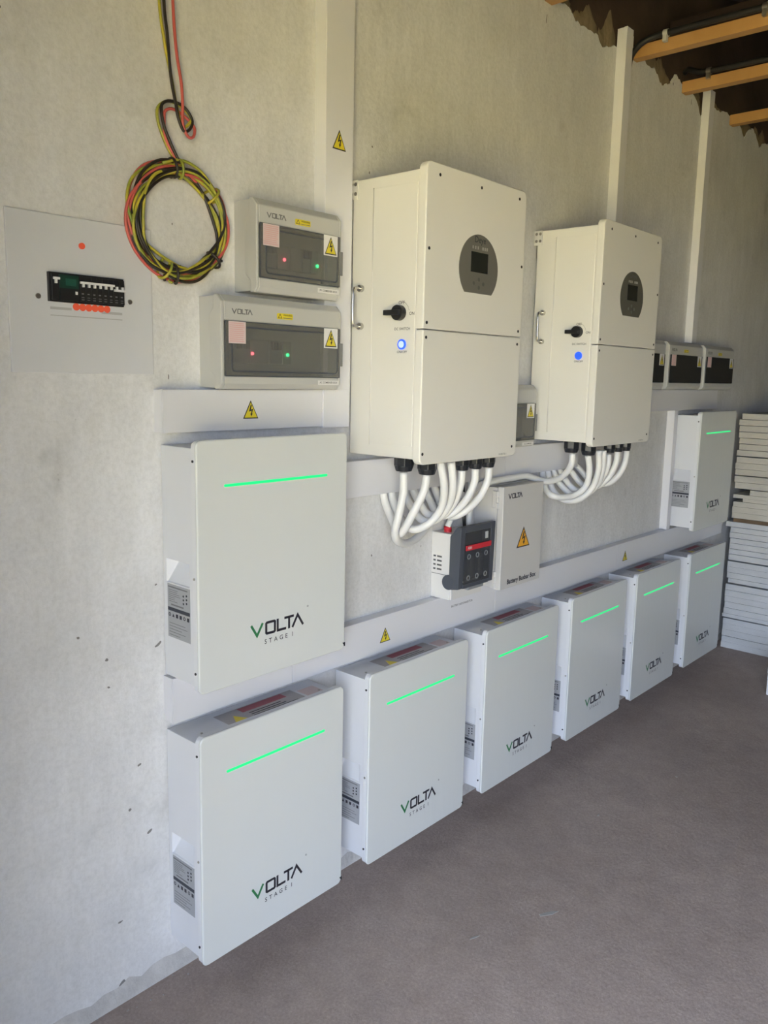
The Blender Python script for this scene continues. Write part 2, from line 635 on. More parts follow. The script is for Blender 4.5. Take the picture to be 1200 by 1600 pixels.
# main wall: raw masonry, with a plaster coat whose upper edge is ragged
wall = struct(MB().quadbox(ROOM_X0, ROOM_X1, 0.012, 0.25, 0.0, 4.3).build('wall_back', M_BRICK))
RAG = [(2.0, 2.955), (2.071, 2.95), (2.12, 2.975), (2.20, 2.985), (2.26, 2.985), (2.33, 2.99), (2.37, 2.965), (2.42, 2.953),
       (2.50, 2.962), (2.56, 2.963), (2.60, 2.93), (2.64, 2.945), (2.70, 2.965), (2.80, 2.97), (2.90, 2.975), (2.96, 2.99),
       (3.02, 2.975), (3.09, 2.985), (3.14, 2.955), (3.18, 2.93), (3.23, 2.955), (3.28, 2.96), (3.33, 3.02), (3.38, 3.0),
       (3.45, 2.975), (3.53, 2.985), (3.60, 2.955), (3.65, 2.90), (3.72, 2.96), (3.80, 2.985), (3.90, 2.985), (3.99, 3.01),
       (4.10, 2.995), (4.2, 2.985), (4.27, 2.935), (4.32, 2.985), (4.40, 3.02), (4.46, 2.99), (4.52, 2.94), (4.60, 2.98),
       (4.70, 3.0)]
xs = [ROOM_X0 + 0.16 * i for i in range(22)]
edge = [(x, 2.955 + random.uniform(-0.02, 0.02)) for x in xs if x < 1.98] + RAG
x = 4.82
while x < ROOM_X1:
    edge.append((x, 2.97 + random.uniform(-0.03, 0.03)))
    x += 0.12
edge.append((ROOM_X1, 2.97))
# refine the ragged line
fine = []
for (xa, za), (xb, zb) in zip(edge, edge[1:]):
    for k in range(4):
        t = k / 4
        fine.append((xa + (xb - xa) * t, za + (zb - za) * t + (random.uniform(-0.007, 0.007) if k else 0)))
fine.append(edge[-1])
mb = MB()
n = len(fine)
mb.v = [(x, 0.0, 0.0) for x, z in fine] + [(x, 0.0, z) for x, z in fine] + [(x, 0.012, z + 0.004) for x, z in fine]
for i in range(n - 1):
    mb.f.append((i, i + 1, n + i + 1, n + i))
    mb.f.append((n + i, n + i + 1, 2 * n + i + 1, 2 * n + i))
pl = mb.build('plaster_coat', M_WALL, wall)
pl['label'] = 'whitewashed plaster ending in a ragged upper edge'
# rough mortar left above the plaster edge
def edge_z(px):
    for (xa, za), (xb, zb) in zip(fine, fine[1:]):
        if xa <= px <= xb:
            return za + (zb - za) * (px - xa) / max(xb - xa, 1e-6)
    return 2.97


for (xa, xb, hh) in ((2.22, 2.35, 0.05), (2.37, 2.56, 0.12), (2.57, 2.718, 0.17), (2.98, 3.13, 0.10), (3.11, 3.27, 0.13), (3.56, 3.65, 0.09), (3.74, 3.92, 0.05), (4.22, 4.36, 0.10), (4.44, 4.62, 0.12)):
    k = 18
    mb = MB()
    bottom, top_ = [], []
    wob = random.uniform(0, 6)
    for i in range(k + 1):
        t = i / k
        px = xa + (xb - xa) * t
        bulge = math.sin(math.pi * t) ** 0.6 if 0 < t < 1 else 0
        bottom.append((px, edge_z(px) - 0.003))
        top_.append((px + random.uniform(-.004, .004), edge_z(px) + hh * bulge * (0.72 + 0.22 * math.sin(7 * t + wob) + random.uniform(-.08, .08)) + 0.002))
    mid = [((b[0] + t[0]) / 2 + random.uniform(-.004, .004), (b[1] + t[1]) / 2) for b, t in zip(bottom, top_)]
    m_ = k + 1
    mb.v = [(q[0], 0.006, q[1]) for q in bottom] + [(q[0], random.uniform(-0.004, 0.003), q[1]) for q in mid] + [(q[0], 0.0125, q[1]) for q in top_]
    for i in range(k):
        mb.f += [(i, i + 1, m_ + i + 1, m_ + i), (m_ + i, m_ + i + 1, 2 * m_ + i + 1, 2 * m_ + i)]
    mb.build('mortar_patch', M_MORTAR, wall, smooth=True)

# cement smear along the foot of the wall
mb = MB()
pts = []
px = ROOM_X0
while px < ROOM_X1:
    pts.append((px, 0.036 + 0.010 * math.sin(px * 5.1) + random.uniform(-0.010, 0.012)))
    px += 0.035
m_ = len(pts)
mb.v = [(q[0], -0.011, 0.0) for q in pts] + [(q[0], -0.006 + random.uniform(-.002, .001), q[1] * 0.55) for q in pts] + [(q[0], 0.0005, q[1]) for q in pts]
for i in range(m_ - 1):
    mb.f += [(i, i + 1, m_ + i + 1, m_ + i), (m_ + i, m_ + i + 1, 2 * m_ + i + 1, 2 * m_ + i)]
mb.build('cement_smear', mat('cement_grey', (0.62, 0.60, 0.575), 0.95, noise=0.25, nscale=18, bump=0.5, bscale=60), wall, smooth=True)

# chips and scuffs in the plaster (x, z, width, height, angle)
SCUFFS = [(0.487, 0.92, 0.030, 0.010, 35), (0.484, 1.075, 0.010, 0.006, 30), (0.275, 0.985, 0.008, 0.010, 20), (0.345, 0.915, 0.010, 0.010, -20),
          (0.348, 0.845, 0.006, 0.010, 70), (0.395, 0.51, 0.010, 0.012, 60), (0.45, 0.43, 0.024, 0.010, 30), (0.425, 0.62, 0.012, 0.008, 20),
          (0.36, 0.22, 0.016, 0.008, 10), (0.36, 0.05, 0.024, 0.012, 25), (0.532, 1.585, 0.003, 0.016, 0), (0.55, 1.945, 0.004, 0.008, 0),
          (1.245, 2.265, 0.008, 0.008, 0), (1.235, 2.19, 0.006, 0.010, 0), (1.275, 1.03, 0.007, 0.009, 0), (2.70, 1.20, 0.006, 0.018, 5),
          (0.16, 2.30, 0.012, 0.008, 0), (0.20, 2.42, 0.008, 0.010, 0), (2.17, 2.90, 0.005, 0.045, -8), (3.30, 2.97, 0.006, 0.02, 5), (3.52, 2.945, 0.006, 0.03, 4)]
for (px, pz, w, h, ang) in SCUFFS:
    a = math.radians(ang)
    poly = []
    for i in range(8):
        t = 2 * math.pi * i / 8
        rr = random.uniform(0.55, 1.0)
        u, v = w / 2 * rr * math.cos(t), h / 2 * rr * math.sin(t)
        poly.append((px + u * math.cos(a) - v * math.sin(a), pz + u * math.sin(a) + v * math.cos(a)))
    MB().prism(poly, 'y', -0.0006, 0.001).build('scuff_mark', M_SCUFF, wall)

fl = struct(MB().quadbox(ROOM_X0, ROOM_X1, ROOM_Y0, 0.25, -0.12, 0.0).build('floor', M_FLOOR))
for (px, py, w, h, ang) in ((1.42, -0.62, 0.085, 0.016, -30), (1.18, -0.52, 0.05, 0.006, -20), (2.05, -0.46, 0.02, 0.008, 0), (2.55, -0.55, 0.012, 0.010, 0)):
    a = math.radians(ang)
    poly = []
    for i in range(10):
        t = 2 * math.pi * i / 10
        rr = random.uniform(0.55, 1.0)
        u, v = w / 2 * rr * math.cos(t), h / 2 * rr * math.sin(t)
        poly.append((px + u * math.cos(a) - v * math.sin(a), py + u * math.sin(a) + v * math.cos(a)))
    MB().prism(poly, 'z', -0.001, 0.0012).build('plaster_splash', M_PUDDLE, fl)
# plaster droppings along the foot of the wall
mb = MB()
for i in range(45):
    px = random.uniform(-0.4, 0.55)
    py = -abs(random.gauss(0, 0.05)) - 0.004
    r = random.uniform(0.0015, 0.0035)
    n0 = len(mb.v)
    mb.v += [(px - r, py, 0), (px, py - r, 0), (px + r, py, 0), (px, py + r, 0), (px + r * .1, py, r * .9)]
    mb.f += [(n0, n0 + 1, n0 + 4), (n0 + 1, n0 + 2, n0 + 4), (n0 + 2, n0 + 3, n0 + 4), (n0 + 3, n0, n0 + 4)]
crumb = mb.build('plaster_crumbs', M_PUDDLE, fl)
crumb['kind'] = 'stuff'

# other walls with the openings that let the daylight in
y0, y1, zt = DOOR
mb = MB()
mb.quadbox(ROOM_X0 - 0.2, ROOM_X0, y1, 0.25, 0, 4.3)
mb.quadbox(ROOM_X0 - 0.2, ROOM_X0, ROOM_Y0 - 0.2, y0, 0, 4.3)
mb.quadbox(ROOM_X0 - 0.2, ROOM_X0, y0, y1, zt, 4.3)
mb.quadbox(ROOM_X0, ROOM_X0 + 0.62, y1, y1 + 0.12, 0, 4.3)      # unseen pier added beside the opening to shade the back wall's left end
struct(mb.build('wall_left', M_WALL))
struct(MB().quadbox(ROOM_X0 - 0.2, ROOM_X1 + 0.2, ROOM_Y0 - 0.2, ROOM_Y0, 0, 4.3).build('wall_front', M_ROUGH))
struct(MB().quadbox(ROOM_X1, ROOM_X1 + 0.2, ROOM_Y0 - 0.2, 0.25, 0, 4.3).build('wall_right', M_ROUGH))

# corrugated roof sheet, rising away from the wall
mb = MB()
nx = 140
X0, X1 = ROOM_X0 - 0.5, ROOM_X1 + 0.5
prof = [(X0 + (X1 - X0) * i / nx, 0.02 * math.cos(i * math.pi / 1.0)) for i in range(nx + 1)]
for yy, zz in ((0.6, 3.55), (ROOM_Y0 - 0.6, 4.35)):
    mb.v += [(px, yy, zz + dz) for px, dz in prof]
for i in range(nx):
    mb.f.append((i, i + 1, nx + 1 + i + 1, nx + 1 + i))
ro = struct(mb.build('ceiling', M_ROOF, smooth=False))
ro['label'] = 'dark corrugated roof sheet above the battens'

# sunlit ground outside the doors
struct(MB().quadbox(-40, 40, -40, 40, -0.4, -0.125).build('ground_outside', M_SAND))

# ------------------------------------------------------------------ batteries
BW, BH, BD = 0.501, 0.62, 0.153


def make_battery():
    r = thing('wall_battery', (0, 0, 0), 'x', 'battery', 'white wall batteries')
    # body with a handle pocket in the left flank
    bx0, bx1, by0, by1, bz0, bz1 = 0.004, BW - 0.004, -0.132, -0.004, 0.018, BH - 0.020
    mb = MB()
    py0, py1, pz0, pz1, dep = -0.113, -0.018, 0.262, 0.320, 0.035
    V = [(bx0, by0, bz0), (bx0, by1, bz0), (bx0, by1, bz1), (bx0, by0, bz1),
         (bx0, py0, pz0), (bx0, py1, pz0), (bx0, py1, pz1), (bx0, py0, pz1),
         (bx0 + 0.003, py0, pz0), (bx0 + 0.003, py1, pz0), (bx0 + dep, py1 - 0.012, pz1 - .002), (bx0 + dep, py0 + 0.004, pz1 - .002),
         (bx1, by0, bz0), (bx1, by1, bz0), (bx1, by1, bz1), (bx1, by0, bz1)]
    mb.v = V
    mb.f = [(0, 1, 5, 4), (1, 2, 6, 5), (2, 3, 7, 6), (3, 0, 4, 7), (4, 5, 9, 8), (5, 6, 10, 9), (6, 7, 11, 10), (7, 4, 8, 11), (8, 9, 10, 11),
            (12, 15, 14, 13), (0, 12, 13, 1), (3, 2, 14, 15), (0, 3, 15, 12), (1, 13, 14, 2)]
    mb.build('body', M_BODY, r, bevel=0.003)
    MB().prism(rrect(0.0015, BW - 0.0015, 0.0015, BH - 0.0015, 0.016), 'y', -0.145, -0.130).build('cover_edge', M_EDGE, r, bevel=0.001)
    MB().prism(rrect(0, BW, 0, BH, 0.017), 'y', -BD, -0.1445).build('front_panel', M_FACE, r, bevel=0.004, seg=3)
    # strip light (slopes not: level in the place)
    MB().prism(rrect(0.079, 0.424, 0.5048, 0.5114, 0.0032, 4), 'y', -BD - 0.0012, -BD + 0.004).build('light_strip', M_LEDG, r)['label'] = 'glowing green strip light'
    fr = front(0.160, 0.108, -BD)
    volta(r, fr, 0.0345, M_INK, M_GREENINK)
    text_part('tagline_lettering', 'S T A G E  1', 0.0175, front(0.254, 0.0895, -BD), M_INK, r, spacing=1.12, bold=0.008)
    MB().ring((0.355, 0.156), 'y', 0.0026, 0.0017, -BD - 0.0006, -BD, 12).build('registered_mark', M_GREYINK, r)
    for zz in (0.052, 0.288, BH - 0.050):
        MB().cyl((-0.1375, zz), 'x', 0.0032, -0.0006, 0.003, 10).build('screw', M_STEEL if zz == 0.288 else M_BLACK, r)
    MB().prism([(BW - 0.010, 0.020), (BW + 0.0006, 0.020), (BW + 0.0006, 0.008)], 'y', -BD - 0.0008, -0.146).build('corner_clip', M_BLACK, r)
    # rating label on the left flank
    lab = MB().quadbox(bx0 - 0.0006, bx0 + 0.001, -0.115, -0.021, 0.122, 0.258).build('rating_label', M_LABEL, r)
    lab['label'] = 'grey rating label with black bar and symbols'
    d = bx0 - 0.0006
    MB().quadbox(d - 0.0003, d + 0.0003, -0.114, -0.022, 0.190, 0.199).build('label_bar', M_LABELDK, lab)
    mb = MB()
    mb.quadbox(d - 0.0003, d + 0.0003, -0.105, -0.024, 0.2495, 0.2525)
    mb.quadbox(d - 0.0003, d + 0.0003, -0.088, -0.036, 0.2045, 0.2080)
    for k in range(7):
        mb.quadbox(d - 0.0002, d + 0.0003, -random.uniform(0.05, 0.075), -0.027, 0.214 + k * 0.0048, 0.2152 + k * 0.0048)
    for k in range(5):
        mb.quadbox(d - 0.0002, d + 0.0003, -random.uniform(0.06, 0.105), -0.027, 0.128 + k * 0.0075, 0.1294 + k * 0.0075)
    mb.build('label_print', M_GREYINK, lab)
    mb = MB()
    for k in range(6):
        yc = -0.029 - k * 0.0155
        if k in (0, 4):
            mb.ring((yc, 0.180), 'x', 0.0048, 0.003, d - 0.0004, d + 0.0003, 10)
        elif k == 1:
            mb.prism([(yc - .0045, .1755), (yc + .0045, .1755), (yc, .184)], 'x', d - .0004, d + .0003)
        else:
            mb.quadbox(d - 0.0004, d + 0.0003, yc - 0.0042, yc + 0.0042, 0.1752, 0.1845)
    for k in range(3):
        for q in (0, 1):
            mb.cyl((-0.088 - q * 0.013, 0.236 - k * 0.0095 + q * .003), 'x', 0.0028, d - 0.0004, d + 0.0003, 8)
    mb.build('label_symbols', M_INK, lab)
    # warning label on the top
    zt = bz1
    st = MB().quadbox(0.13, 0.40, -0.122, -0.03, zt - 0.001, zt + 0.0006).build('top_label', mat('top_label_vinyl', (0.42, 0.40, 0.40), 0.5), r)
    st['label'] = 'warning label with red heading and yellow triangle'
    MB().quadbox(0.205, 0.36, -0.062, -0.034, zt + 0.0006, zt + 0.0010).build('red_heading', M_REDPRINT, st)
    t = MB().prism([(0.145, -0.112), (0.198, -0.112), (0.1715, -0.062)], 'z', zt + 0.0006, zt + 0.001).build('yellow_triangle', M_YEL, st)
    mb = MB()
    for k in range(4):
        mb.quadbox(0.215, 0.215 + random.uniform(0.11, 0.16), -0.110 + k * 0.011, -0.1065 + k * 0.011, zt + 0.0006, zt + 0.0009)
    mb.build('label_print', M_INK, st)
    MB().quadbox(0.41, 0.47, -0.115, -0.05, zt - 0.001, zt + 0.0004).build('side_label', mat('pale_pink_vinyl', (0.62, 0.50, 0.50), 0.5), r)
    for px in (0.05, BW - 0.04):
        MB().cyl((px, -0.09), 'z', 0.0035, zt - 0.001, zt + 0.0015, 8).build('screw', M_STEEL, r)
    return r


LOW_Z = 0.0913
spots = [(0.500, LOW_Z, 'white battery nearest the camera in the row along the floor'),
         (1.1118, LOW_Z, 'white battery second from the left in the row along the floor'),
         (1.7236, LOW_Z, 'white battery third from the left in the row along the floor'),
         (2.3357, LOW_Z, 'white battery fourth from the left in the row along the floor'),
         (2.9445, LOW_Z, 'white battery fifth in the floor row, second from the stacked boards'),
         (3.5789, LOW_Z, 'white battery at the far end of the floor row beside the stacked boards'),
         (0.500, 0.8220, 'large white battery on the wall between two trunkings, above the nearest floor battery'),
         (3.573, 0.8310, 'white battery high on the wall at the far end beside the boards')]
proto = make_battery()
batteries = []
for i, (px, pz, lab) in enumerate(spots):
    o = proto if i == 0 else copy_tree(proto)
    o.location = (px, 0, pz)
    o['label'] = lab
    batteries.append(o)


# ------------------------------------------------------------------ cable trunking
def trunk(name_label, x0, x1, z0, z1, depth, vertical=False, joints=(), lid_m=None):
    o = thing('cable_trunking', (x0, 0, z0), name_label, 'trunking', 'white cable trunking')
    w, h = x1 - x0, z1 - z0
    MB().quadbox(0.001, w - 0.001, -depth + 0.006, -0.0005, 0.001, h - 0.001).build('base', M_TRUNK, o)
    js = [0.0] + [j - (z0 if vertical else x0) for j in joints] + [h if vertical else w]
    for a, b in zip(js, js[1:]):
        g = 0.0008
        mb = MB()
        a2, b2 = a + (g if a else 0), b - (g if b != js[-1] else 0)
        if vertical:
            prof = [(0, -depth + 0.014), (0, -depth + .001), (.001, -depth), (w - .001, -depth), (w, -depth + .001), (w, -depth + 0.014), (w - .0012, -depth + .014), (w - .0012, -depth + .003), (.0012, -depth + .003), (.0012, -depth + .014)]
            mb.prism(prof, 'z', a2, b2)
        else:
            prof = [(-depth + 0.014, 0), (-depth + .001, 0), (-depth, .001), (-depth, h - .001), (-depth + .001, h), (-depth + 0.014, h), (-depth + .014, h - .0012), (-depth + .003, h - .0012), (-depth + .003, .0012), (-depth + .014, .0012)]
            mb.prism(prof, 'x', a2, b2)
        mb.build('lid', M_TRUNK, o)
    return o


tA = trunk('wide white vertical trunking rising beside the grey combiner boxes', 1.012, 1.119, 1.557, 3.3, 0.045, True)
warning_triangle(tA, front(1.063 - 1.012, 2.211 - 1.557, -0.045), 0.052, 0.052)
tA2 = trunk('short white trunking piece closing the corner above the large wall battery', 1.012, 1.119, 1.449, 1.5565, 0.0445, True)
tH = trunk('white horizontal trunking under the two grey combiner boxes', 0.488, 1.0115, 1.452, 1.556, 0.040)
warning_triangle(tH, front(0.753 - 0.488, 1.481 - 1.452, -0.040), 0.050, 0.047)
tL = trunk('long white trunking running above the row of floor batteries', 0.499, 4.31, 0.716, 0.836, 0.042, False, (0.90, 1.93, 2.95))
warning_triangle(tL, front(1.302 - 0.499, 0.747 - 0.716, -0.042), 0.050, 0.047)
warning_triangle(tL, front(3.03 - 0.499, 0.748 - 0.716, -0.042), 0.050, 0.047)
text_part('marker_lettering', 'BATTERY DISCONNECTOR', 0.0105, front(1.718 - 0.499, 0.793 - 0.716, -0.042), M_INK, tL, bold=0.006)
tM = trunk('white trunking behind the thick cables under both inverters', 1.03, 2.50, 1.235, 1.345, 0.050, False, (1.95,))
tU = trunk('white trunking below the dark windowed boxes at the far end', 2.75, 4.06, 1.455, 1.560, 0.045)
tV1 = trunk('narrow white vertical trunking reaching the first orange batten', 2.722, 2.780, 1.80, 3.035, 0.044, True)
tV1b = trunk('short white trunking offcut behind the top of the first narrow trunking', 2.7805, 2.812, 2.90, 3.025, 0.030, True)
tV2 = trunk('narrow white vertical trunking under the second orange batten', 3.652, 3.712, 1.80, 3.03, 0.040, True)
tVR = trunk('short white vertical trunking beside the high battery at the far end', 3.503, 3.545, 0.837, 1.454, 0.040, True)


# ------------------------------------------------------------------ combiner boxes
def combiner(x0, x1, z0, label, small_text, panes, modules, logo=True, dark=False, back_x1=None, pink=True, tri=True):
    W, H = x1 - x0, 0.230
    o = thing('combiner_box', (x0, 0, z0), label, 'electrical box', 'grey combiner boxes')
    bx1 = (back_x1 if back_x1 is not None else x1 - 0.004) - x0
    # shell of the back box, open towards the window
    mb = MB()
    mb.quadbox(0.002, bx1, -0.0045, -0.0005, 0.004, H - 0.004)
    mb.quadbox(0.002, 0.005, -0.066, -0.0045, 0.004, H - 0.004)
    mb.quadbox(bx1 - 0.003, bx1, -0.044, -0.0045, 0.004, H - 0.004)
    mb.quadbox(0.005, bx1 - 0.003, -0.062, -0.0045, 0.004, 0.007)
    mb.quadbox(0.005, bx1 - 0.003, -0.062, -0.0045, H - 0.007, H - 0.004)
    mb.build('back_box', M_PVC2, o)
    wx0, wx1, wz0, wz1 = panes
    wx0, wx1, wz0, wz1 = wx0 - x0, wx1 - x0, wz0 - z0, wz1 - z0
    Yf = -0.090
    full = [(-0.066, H), (-0.074, H - .001), (Yf, H - 0.018), (Yf, 0.014), (-0.080, 0.001), (-0.070, 0), (-0.064, 0), (-0.064, 0.030), (-0.044, 0.046), (-0.044, H - 0.046), (-0.060, H - 0.030), (-0.060, H)]
    top = [(-0.060, wz1), (Yf, wz1), (Yf, H - 0.018), (-0.074, H - .001), (-0.066, H), (-0.060, H)]
    bot = [(-0.064, 0), (-0.070, 0), (-0.080, 0.001), (Yf, 0.014), (Yf, wz0), (-0.064, wz0)]
    mb = MB()
    mb.prism(full, 'x', 0, wx0)
    mb.prism(full, 'x', wx1, W)
    mb.prism(top, 'x', wx0, wx1)
    mb.prism(bot, 'x', wx0, wx1)
    mb.build('cover', M_PVC2, o, bevel=0.0025, seg=2)
    # inner tray with the breakers
    tray = MB().quadbox(wx0 - 0.001, min(wx1, bx1 - 0.004), -0.036, -0.033, wz0 - 0.01, wz1 + 0.01).build('inner_tray', M_PVC2, o)
    zc = (wz0 + wz1) / 2 - 0.004
    if modules:
        for k, (ma, mbb, toggles) in enumerate(modules):
            md = MB()
            md.quadbox(ma - x0, mbb - x0, -0.058, -0.036, zc - 0.030, zc + 0.030)
            mo = md.build('breaker', mat('grey_breaker', (0.33, 0.33, 0.32), 0.5), o, bevel=0.001)
            for t in toggles:
                MB().quadbox(t - x0 - 0.006, t - x0 + 0.006, -0.066, -0.058, zc + 0.006, zc + 0.026).build('toggle', M_BLACK, mo)
    # tinted hinged window with a darker inner border
    MB().prism(rrect(wx0 + 0.0004, wx1 - 0.0004, wz0 + 0.0004, wz1 - 0.0004, 0.003, 2), 'y', -0.0935, -0.0905).build('window_pane', M_DTINT if dark else M_TINT, o)
    if not dark:
        mb = MB()
        pts = rrect(wx0 + 0.020, wx1 - 0.010, wz0 + 0.012, wz1 - 0.014, 0.010, 4)
        mb.stroke(pts, 0.0035, front(0, 0, -0.0935), 0.0, 0.0004, True)
        mb.build('window_gasket', M_SLATE, o)
        mb = MB()
        pts = [(wx0 + .001, wz0 + .001), (wx1 - .001, wz0 + .001), (wx1 - .001, wz1 - .001), (wx0 + .001, wz1 - .001)]
        mb.stroke(pts, 0.002, front(0, 0, -0.0935), 0.0, 0.0003, True)
        mb.build('window_border', M_SLATE, o)
        MB().quadbox(wx1 - 0.003, wx1 + 0.008, -0.097, -0.090, (wz0 + wz1) / 2 - 0.035, (wz0 + wz1) / 2 + 0.028).build('window_latch', mat('smoky_plastic', (0.22, 0.22, 0.21), 0.3), o, bevel=0.001)
    if logo:
        volta(o, front(0.034 if not dark else 0.03, H - 0.046, Yf), 0.0125, M_GREYINK, sx=1.15)
        wn_ = MB().prism(rrect(0.128 if W < 0.35 else 0.178, 0.182 if W < .35 else 0.232, H - 0.050, H - 0.035, 0.003, 2), 'y', Yf - 0.0005, Yf).build('caution_sticker', M_YEL, o)
        bx = 0.128 if W < 0.35 else 0.178
        mb = MB()
        mb.stroke([(bx + .004, H - .047), (bx + .016, H - .047), (bx + .010, H - .037)], 0.0012, front(0, 0, Yf - 0.0005), 0, 0.0003, True)
        mb.build('caution_symbol', M_INK, wn_)
        text_part('caution_lettering', 'WARNING', 0.0062, front(bx + 0.036, H - 0.0395, Yf - 0.0005), M_INK, wn_, d=0.0003, bold=0.01)
        mb = MB()
        mb.quadbox(bx + 0.02, bx + 0.051, Yf - 0.0008, Yf - 0.0005, H - 0.0470, H - 0.0455)
        mb.build('caution_print', M_GREYINK, wn_)
    yp = -0.0936
    if pink:
        pk = MB().quadbox(wx0 + 0.010, wx0 + 0.063, yp - 0.0005, yp, wz1 - 0.054, wz1 - 0.001).build('notice_sticker', mat('pink_paper', (0.74, 0.60, 0.60), 0.6), o)
        pk['label'] = 'pink printed notice sticker'
        mb = MB()
        for k in range(10):
            mb.quadbox(wx0 + 0.013, wx0 + 0.060 - random.uniform(0, 0.006), yp - 0.0008, yp - 0.0005, wz1 - 0.0065 - k * 0.0048, wz1 - 0.0045 - k * 0.0048)
        mb.build('notice_print', M_PINK, pk)
    if tri:
        warning_triangle(o, front(wx1 - 0.0365, wz1 - 0.050, yp), 0.044, 0.046, backing=(0.052, 0.053))
    if small_text:
        nl = MB().quadbox(wx1 - 0.080, wx1 - 0.001, Yf - 0.0005, Yf, wz0 - 0.0195, wz0 - 0.0075).build('name_label', M_WHITEVINYL, o)
        text_part('name_lettering', small_text, 0.0075, front(wx1 - 0.0405, wz0 - 0.0135, Yf - 0.0005), M_INK, nl, d=0.0003, bold=0.004)
    return o


def led(box, px, pz, m, y=-0.0605, r=0.0042):
    bx, _, bz = box.location
    MB().cyl((px - bx, pz - bz), 'y', r, y - 0.003, y, 12).build('indicator_lamp', m, box)['label'] = 'glowing ' + ('red' if m is M_LEDR else 'green') + ' indicator lamp'


c1 = combiner(0.733, 1.031, 1.800, 'smaller grey combiner box with smoked window, stacked on top of the wider one', 'PV COMBINER BOX',
              (0.741, 1.023, 1.836, 1.969), [(0.79, 0.825, (0.80, 0.815)), (0.83, 0.87, ()), (0.872, 0.915, ()), (0.918, 0.945, (0.925, 0.938)), (0.947, 0.975, ())], back_x1=1.010)
led(c1, 0.850, 1.893, M_LEDR)
led(c1, 0.968, 1.889, M_LEDG2)
c2 = combiner(0.622, 1.034, 1.5575, 'wider grey combiner box with smoked window, resting on the white trunking', 'AC COMBINER BOX',
              (0.632, 1.027, 1.590, 1.724), [(0.685, 0.735, (0.70, 0.722)), (0.738, 0.80, ()), (0.803, 0.845, (0.815, 0.832)), (0.848, 0.878, ())], back_x1=1.010)
led(c2, 0.742, 1.648, M_LEDR)
led(c2, 0.862, 1.648, M_LEDG2)
c3 = combiner(1.780, 2.082, 1.3465, 'grey combiner box half hidden between the two inverters', 'AC COMBINER', (1.790, 2.074, 1.372, 1.508), [(1.9, 2.0, ())], logo=False, pink=False)
c4 = combiner(2.800, 3.218, 1.562, 'dark windowed box mostly hidden behind the farther inverter', None, (2.815, 3.210, 1.594, 1.728), None, dark=True)
c5 = combiner(3.262, 3.680, 1.562, 'dark windowed box in the middle of the far row of three', None, (3.277, 3.672, 1.594, 1.730), None, dark=True)
c6 = combiner(3.722, 4.140, 1.562, 'dark windowed box at the far right end of the row of three', None, (3.737, 4.132, 1.596, 1.732), None, dark=True)

# ------------------------------------------------------------------ inverters
IW, IH = 0.491, 0.816
GX = [0.093, 0.148, 0.182, 0.236, 0.325, 0.398, 0.468]
GY = [-0.155, -0.20, -0.225, -0.225, -0.20, -0.20, -0.20]


